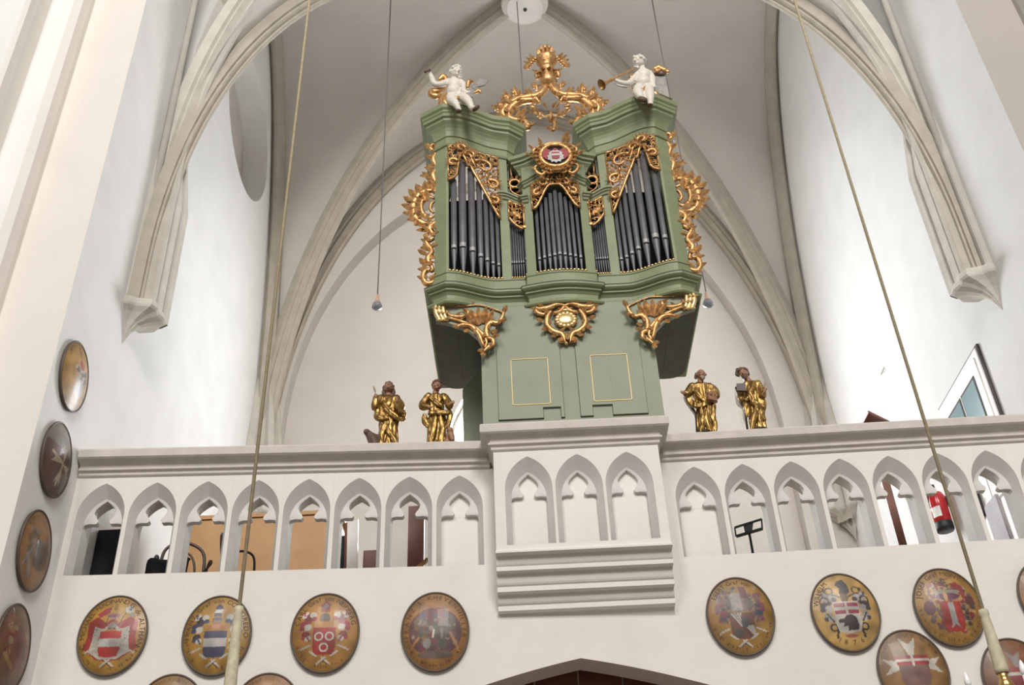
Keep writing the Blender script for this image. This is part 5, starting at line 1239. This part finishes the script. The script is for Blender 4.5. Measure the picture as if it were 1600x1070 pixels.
for nm, (x, y), lab in (('l', (590, 461), 'bare hanging lamp on a dark wire left of the organ'), ('r', (1103, 457), 'bare hanging lamp on a dark wire right of the organ')):
    p = at(x, y, 10.2); e = empty('hanging_lamp', (p.x, p.y, p.z-.22), lab, 'lamp', 'hanging lamps in the gallery')
    MB().tube(vline(p, 16.2), .008, 6).build('wire', 'wire_dark', e)
    MB().lathe((p.x, p.y, p.z), [(0, .01), (.018, 0), (.022, -.03), (.034, -.10), (.05, -.13), (0, -.13)], 14).build('socket', 'socket_rose', e)
    MB().lathe((p.x, p.y, p.z), [(.048, -.13), (.062, -.16), (.066, -.19), (.05, -.21), (.02, -.225), (0, -.228)], 14).build('bulb', 'bulb_grey', e)
p0 = at(808, 8, pc.y-.15)
w_ = MB().tube([(p0.x, p0.y, 15.66), (p0.x, p0.y, 9.2)], .008, 6).build('hanging_wire', 'wire_dark', org=Vector((p0.x, p0.y, 9.2)))
tag(w_, 'dark wire hanging from the vault boss behind the organ', 'wire')
# ================================================================ THINGS IN THE GALLERY
GZ = 5.0
# cupboard
e = empty('cupboard', (-2.55, 9.75, GZ), 'wide orange-brown wooden cupboard behind the left arches', 'cupboard')
MB().box((-3.28, 9.5, GZ), (-1.80, 10.0, 6.36)).build('body', 'orange_wood', e)
MB().box((-3.31, 9.47, 6.36), (-1.77, 10.02, 6.40)).build('top', 'orange_wood', e)
MB().box((-3.29, 9.49, GZ), (-1.79, 9.5, GZ+.1)).build('plinth', 'dark_wood', e)
for k in range(3):
    x0 = -3.27+k*.485; d = MB().box((x0+.006, 9.478, GZ+.11), (x0+.479, 9.5, 6.345)).build('door', 'orange_wood', e)
    MB().lathe((x0+.44, 9.47, 5.7), [(0, -.015), (.014, -.01), (.014, .01), (0, .015)], 10).build('knob', 'brass', d)
# black panel by the left wall
e = empty('black_screen', (-3.54, 8.4, GZ), 'tall black cloth screen in the leftmost arch', 'screen')
ptop = at(170, 829, 8.4)
MB().box((-3.69, 8.38, GZ+.05), (-3.40, 8.41, ptop.z)).build('cloth', 'black_cloth', e)
for x in (-3.68, -3.40): MB().tube([(x, 8.42, GZ), (x, 8.42, ptop.z+.005)], .012, 8).build('post', 'black_metal', e)
# bentwood chairs
def chair(x, y, rz, label, z=GZ, s=1.):
    e = empty('bentwood_chair', (x, y, z), label, 'chair', 'bentwood chairs in the gallery'); e.rotation_euler = (0, 0, rz); e.scale = (s, s, s)
    MB().lathe((0, 0, .44), [(0, .03), (.19, .03), (.205, .02), (.205, 0), (.19, -.012), (0, -.012)], 24).build('seat', 'dark_wood', e, local=True)
    for sx in (-1, 1):
        MB().tube([(sx*.15, -.13, .44), (sx*.18, -.17, 0)], [.016, .012], 8).build('leg', 'dark_wood', e, local=True)
        MB().tube([(sx*.15, .14, .44), (sx*.17, .20, 0)], [.016, .012], 8).build('leg', 'dark_wood', e, local=True)
    bk = smooth_path([(-.17, .15, .42), (-.19, .19, .65), (-.16, .22, .85), (0, .235, .93), (.16, .22, .85), (.19, .19, .65), (.17, .15, .42)], 6)
    MB().tube(bk, .015, 8).build('back_hoop', 'dark_wood', e, local=True)
    MB().tube(smooth_path([(-.10, .16, .45), (-.11, .20, .66), (-.07, .215, .79), (0, .225, .83), (.07, .215, .79), (.11, .20, .66), (.10, .16, .45)], 6), .011, 8).build('inner_hoop', 'dark_wood', e, local=True)
    for sx in (-1, 1): MB().tube(smooth_path([(sx*.18, .18, .62), (sx*.24, .02, .66), (sx*.22, -.10, .62), (sx*.19, -.12, .46)], 5), .012, 8).build('arm', 'dark_wood', e, local=True)
    MB().tube([(.13*math.cos(q), .13*math.sin(q)+.01, .22) for q in frange(0, 2*PI, 20)], .009, 6).build('leg_ring', 'dark_wood', e, local=True)
    return e
chair(-3.08, 8.90, math.radians(20), 'dark bentwood armchair in the second arch from the left pier', s=1.02)
chair(-2.52, 8.95, math.radians(95), 'dark bentwood armchair turned sideways in the third arch from the left pier', s=.98)
e = empty('black_coat', (-3.08, 8.50, GZ+.3), 'black cloth hanging over the armchair in the second arch', 'cloth')
n = 12; vs = []; fs = []
for i in range(n+1):
    for j, z in enumerate((5.22, 5.37, 5.48, 5.52)):
        t = i/n; vs.append((lerp(-3.27, -2.90, t), 8.50+.02*math.sin(t*17+j)+.03*(j == 3), z+.015*math.sin(t*9)))
for i in range(n):
    for j in range(3): fs.append((i*4+j, i*4+j+1, (i+1)*4+j+1, (i+1)*4+j))
mbc = MB().add(vs, fs, True); mbc.add([(x, y+.02, z) for x, y, z in vs], [f[::-1] for f in fs], True); mbc.build('fabric', 'black_cloth', e)
# leaning boards in the sixth arch
a = at(556, 812, 9.1)
e = empty('white_board', (a.x, 9.1, GZ), 'narrow white board leaning upright in the sixth arch', 'board')
MB().prism([(-1.60, 9.08, GZ), (-1.49, 9.02, GZ), (-1.49, 9.05, GZ), (-1.60, 9.11, GZ)], (-.035, 0, 1.06)).build('panel', 'white_lacquer', e)
MB().prism([(-1.625, 9.09, GZ), (-1.6, 9.08, GZ), (-1.6, 9.11, GZ), (-1.625, 9.12, GZ)], (-.035, 0, 1.06)).build('edge_strip', 'red_brown_wood', e)
e = empty('black_board', (-1.68, 9.2, GZ), 'black board behind the narrow white board', 'board')
MB().prism([(-1.72, 9.14, GZ), (-1.63, 9.13, GZ), (-1.63, 9.16, GZ), (-1.72, 9.17, GZ)], (-.03, 0, .95)).build('panel', 'black_cloth', e)
MB().box((-1.72, 9.13, GZ), (-1.6, 9.18, GZ+.02)).build('foot', 'black_metal', e)
e = empty('small_cabinet', (-1.4, 9.3, GZ), 'small dark red cabinet low in the sixth arch', 'cabinet')
MB().box((-1.49, 9.2, GZ), (-1.33, 9.5, 5.82)).build('body', 'red_brown_wood', e); MB().box((-1.48, 9.19, GZ+.05), (-1.34, 9.2, 5.78)).build('door', 'red_brown_wood', e); MB().ball((-1.36, 9.185, 5.5), .01, 8, 6).build('knob', 'brass', e)
# red-brown frame with brace in the seventh arch
e = empty('wooden_rack', (-.98, 9.2, GZ), 'red-brown wooden rack with a slanting brace in the seventh arch', 'rack')
a = at(652, 790, 9.0); b0 = at(648, 888, 9.0)
MB().box((-1.05, 9.0, GZ), (-.90, 9.04, a.z)).build('upright', 'red_brown_wood', e)
MB().tube([(-1.10, 8.97, 5.38), (-.86, 8.97, 5.60)], .022, 6).build('brace', 'orange_wood', e)
MB().box((-1.12, 8.98, GZ), (-.84, 9.1, GZ+.06)).build('foot', 'red_brown_wood', e)
# music stand
e = empty('music_stand', (2.12, 9.02, GZ), 'black music stand in the second arch right of the balcony', 'music stand')
c = [at(1148, 824, 9.0), at(1190, 811, 9.0), at(1191, 826, 9.0), at(1150, 838, 9.0)]
for (p, q, r_) in ((c[0], c[1], .012), (c[3], c[2], .016), (c[0], c[3], .008), (c[1], c[2], .008)): MB().tube([p, q], r_, 6).build('desk_bar', 'black_metal', e)
pm = (c[0]+c[1])/2; pn = (c[2]+c[3])/2
MB().prism([tuple(pm+V(-.05, .0, 0)), tuple(pm+V(.05, 0, .01)), tuple(pn+V(.03, 0, .01)), tuple(pn+V(-.04, 0, 0))], (0, .012, 0)).build('desk_plate', 'black_metal', e)
MB().tube([pn, (pn.x, 9.02, GZ+.05)], [.012, .02], 8).build('post', 'black_metal', e)
for k in range(3):
    q = 2*PI*k/3+.3; MB().tube([(pn.x, 9.02, GZ+.2), (pn.x+.22*math.cos(q), 9.02+.22*math.sin(q), GZ+.012)], .01, 6).build('leg', 'black_metal', e)
# board on a post (underside seen above the ledge)
A, B, Cc_ = atZ(1357, 645, 6.8), atZ(1343, 672, 6.8), atZ(1406, 669, 6.8)
e = empty('reading_desk', (3.45, 9.05, GZ), 'red-brown reading desk with a flat top on a post, rising above the right ledge', 'desk')
D_ = B+(Cc_-A)
MB().prism([tuple(A), tuple(Cc_), tuple(D_), tuple(B)], (0, 0, .03)).build('desk_top', 'red_brown_wood', e)
pb_ = at(1395, 800, 9.05); MB().box((pb_.x-.045, 9.0, GZ), (pb_.x+.03, 9.06, 6.8)).build('post', 'red_brown_wood', e)
MB().box((pb_.x-.2, 8.9, GZ), (pb_.x+.2, 9.2, GZ+.05)).build('foot', 'red_brown_wood', e)
# fire extinguisher on the right wall
XE = XR-.135
t0, t1 = atX(1456, 768, XE), atX(1480, 826, XE)
ye = (t0.y+t1.y)/2; zt_, zb_ = t0.z, t1.z
e = empty('fire_extinguisher', (XE, ye, zb_), 'red fire extinguisher hanging on the right gallery wall', 'fire extinguisher')
H_ = zt_-zb_; r_ = .095
MB().lathe((XE, ye, zb_), [(0, .06), (r_, .06), (r_, H_*.78), (r_*.8, H_*.88), (r_*.35, H_*.93), (r_*.3, H_), (0, H_)], 20).build('cylinder', 'extinguisher_red', e)
MB().lathe((XE, ye, zb_), [(0, 0), (r_*.95, 0), (r_*1.03, .02), (r_*1.03, .085), (r_, .09)], 20).build('base_ring', 'black_metal', e)
MB().lathe((XE, ye, zb_+H_), [(0, 0), (.022, 0), (.022, .05), (0, .05)], 10).build('valve', 'black_metal', e)
MB().tube([(XE-.02, ye, zb_+H_+.04), (XE-.09, ye-.05, zb_+H_+.06)], .01, 6).build('handle', 'black_metal', e)
MB().tube(smooth_path([(XE-.02, ye-.02, zb_+H_+.03), (XE-.10, ye-.06, zb_+H_*.85), (XE-.115, ye-.04, zb_+H_*.6), (XE-.11, ye-.03, zb_+.25)], 5), .012, 8).build('hose', 'black_metal', e)
MB().lathe((XE, ye, zb_), [(r_*1.01, H_*.28), (r_*1.01, H_*.52)], 8, (PI*1.08, PI*1.42)).build('paper_label', 'label_white', e)
MB().box((XR-.04, ye-.03, zb_+H_*.6), (XR-.002, ye+.03, zb_+H_*.8)).build('bracket', 'black_metal', e)
# grey board with black box, last arch
e = empty('grey_locker', (4.4, 9.3, GZ), 'tall grey locker by the right gallery wall', 'locker')
a = at(1545, 775, 9.2); b = at(1580, 838, 9.2)
MB().box((a.x+.06, 9.2, GZ), (4.60, 9.5, a.z+.02)).build('body', 'grey_board', e)
MB().box((a.x+.07, 9.19, GZ+.05), (4.59, 9.2, a.z)).build('door', 'grey_board', e)
e = empty('wall_telephone', (4.58, 9.8, 6.1), 'small black wall box on the right wall beside the last arch', 'box')
q = atX(1530, 788, 4.56)
MB().box((4.52, q.y-.07, q.z-.14), (4.62, q.y+.07, q.z+.12)).build('case', 'black_metal', e); MB().tube([(4.52, q.y, q.z+.05), (4.42, q.y-.06, q.z+.03)], .01, 6).build('lever', 'black_metal', e); MB().tube([(4.52, q.y-.04, q.z+.1), (4.5, q.y-.05, q.z-.1)], .014, 6).build('handset', 'black_metal', e)
# glazed door in the right wall
d = struct(empty('door_2', (XR, 9.2, GZ)))
def rw(y0, y1, z0, z1, t, name, mt, parent=d, x=XR): return MB().box((x-t, y0, z0), (x+.01, y1, z1)).build(name, mt, parent)
dy0, dy1, dz1 = 8.70, 9.88, 7.45
rw(dy0-.03, dy1+.03, GZ, dz1+.03, .025, 'door_reveal', 'shadow_line'); rw(dy0, dy1, GZ, dz1, .04, 'door_frame', 'white_lacquer')
rw(dy0+.07, dy1-.07, GZ, dz1-.07, .05, 'door_leaf', 'white_lacquer')
for (y0, y1) in ((dy0+.20, dy0+.55), (dy0+.62, dy1-.20)):
    rw(y0-.02, y1+.02, 6.75, 7.24, .056, 'glazing_bead', 'shadow_line'); rw(y0, y1, 6.78, 7.21, .06, 'pane', 'door_glass')
    rw(y0, y1, 6.05, 6.62, .056, 'panel', 'white_lacquer'); rw(y0-.012, y1+.012, 6.03, 6.64, .053, 'panel_groove', 'stone_cornice')
MB().ball((XR-.09, dy1-.11, 6.95), .025, 8, 6).build('handle', 'black_metal', d)
# hooks and patches on the walls
for (x, y, lab) in ((1379, 580, 'small white hook on the right gallery wall'), ):
    p = atX(x, y, XR-.02); o = MB().tube(smooth_path([p+V(.02, -.03, .04), p+V(-.02, -.03, -.03), p+V(-.02, .03, -.03), p+V(.02, .03, .04)], 4), .008, 6).build('wall_hook', 'stone_cornice', org=p)
    tag(o, lab, 'hook')
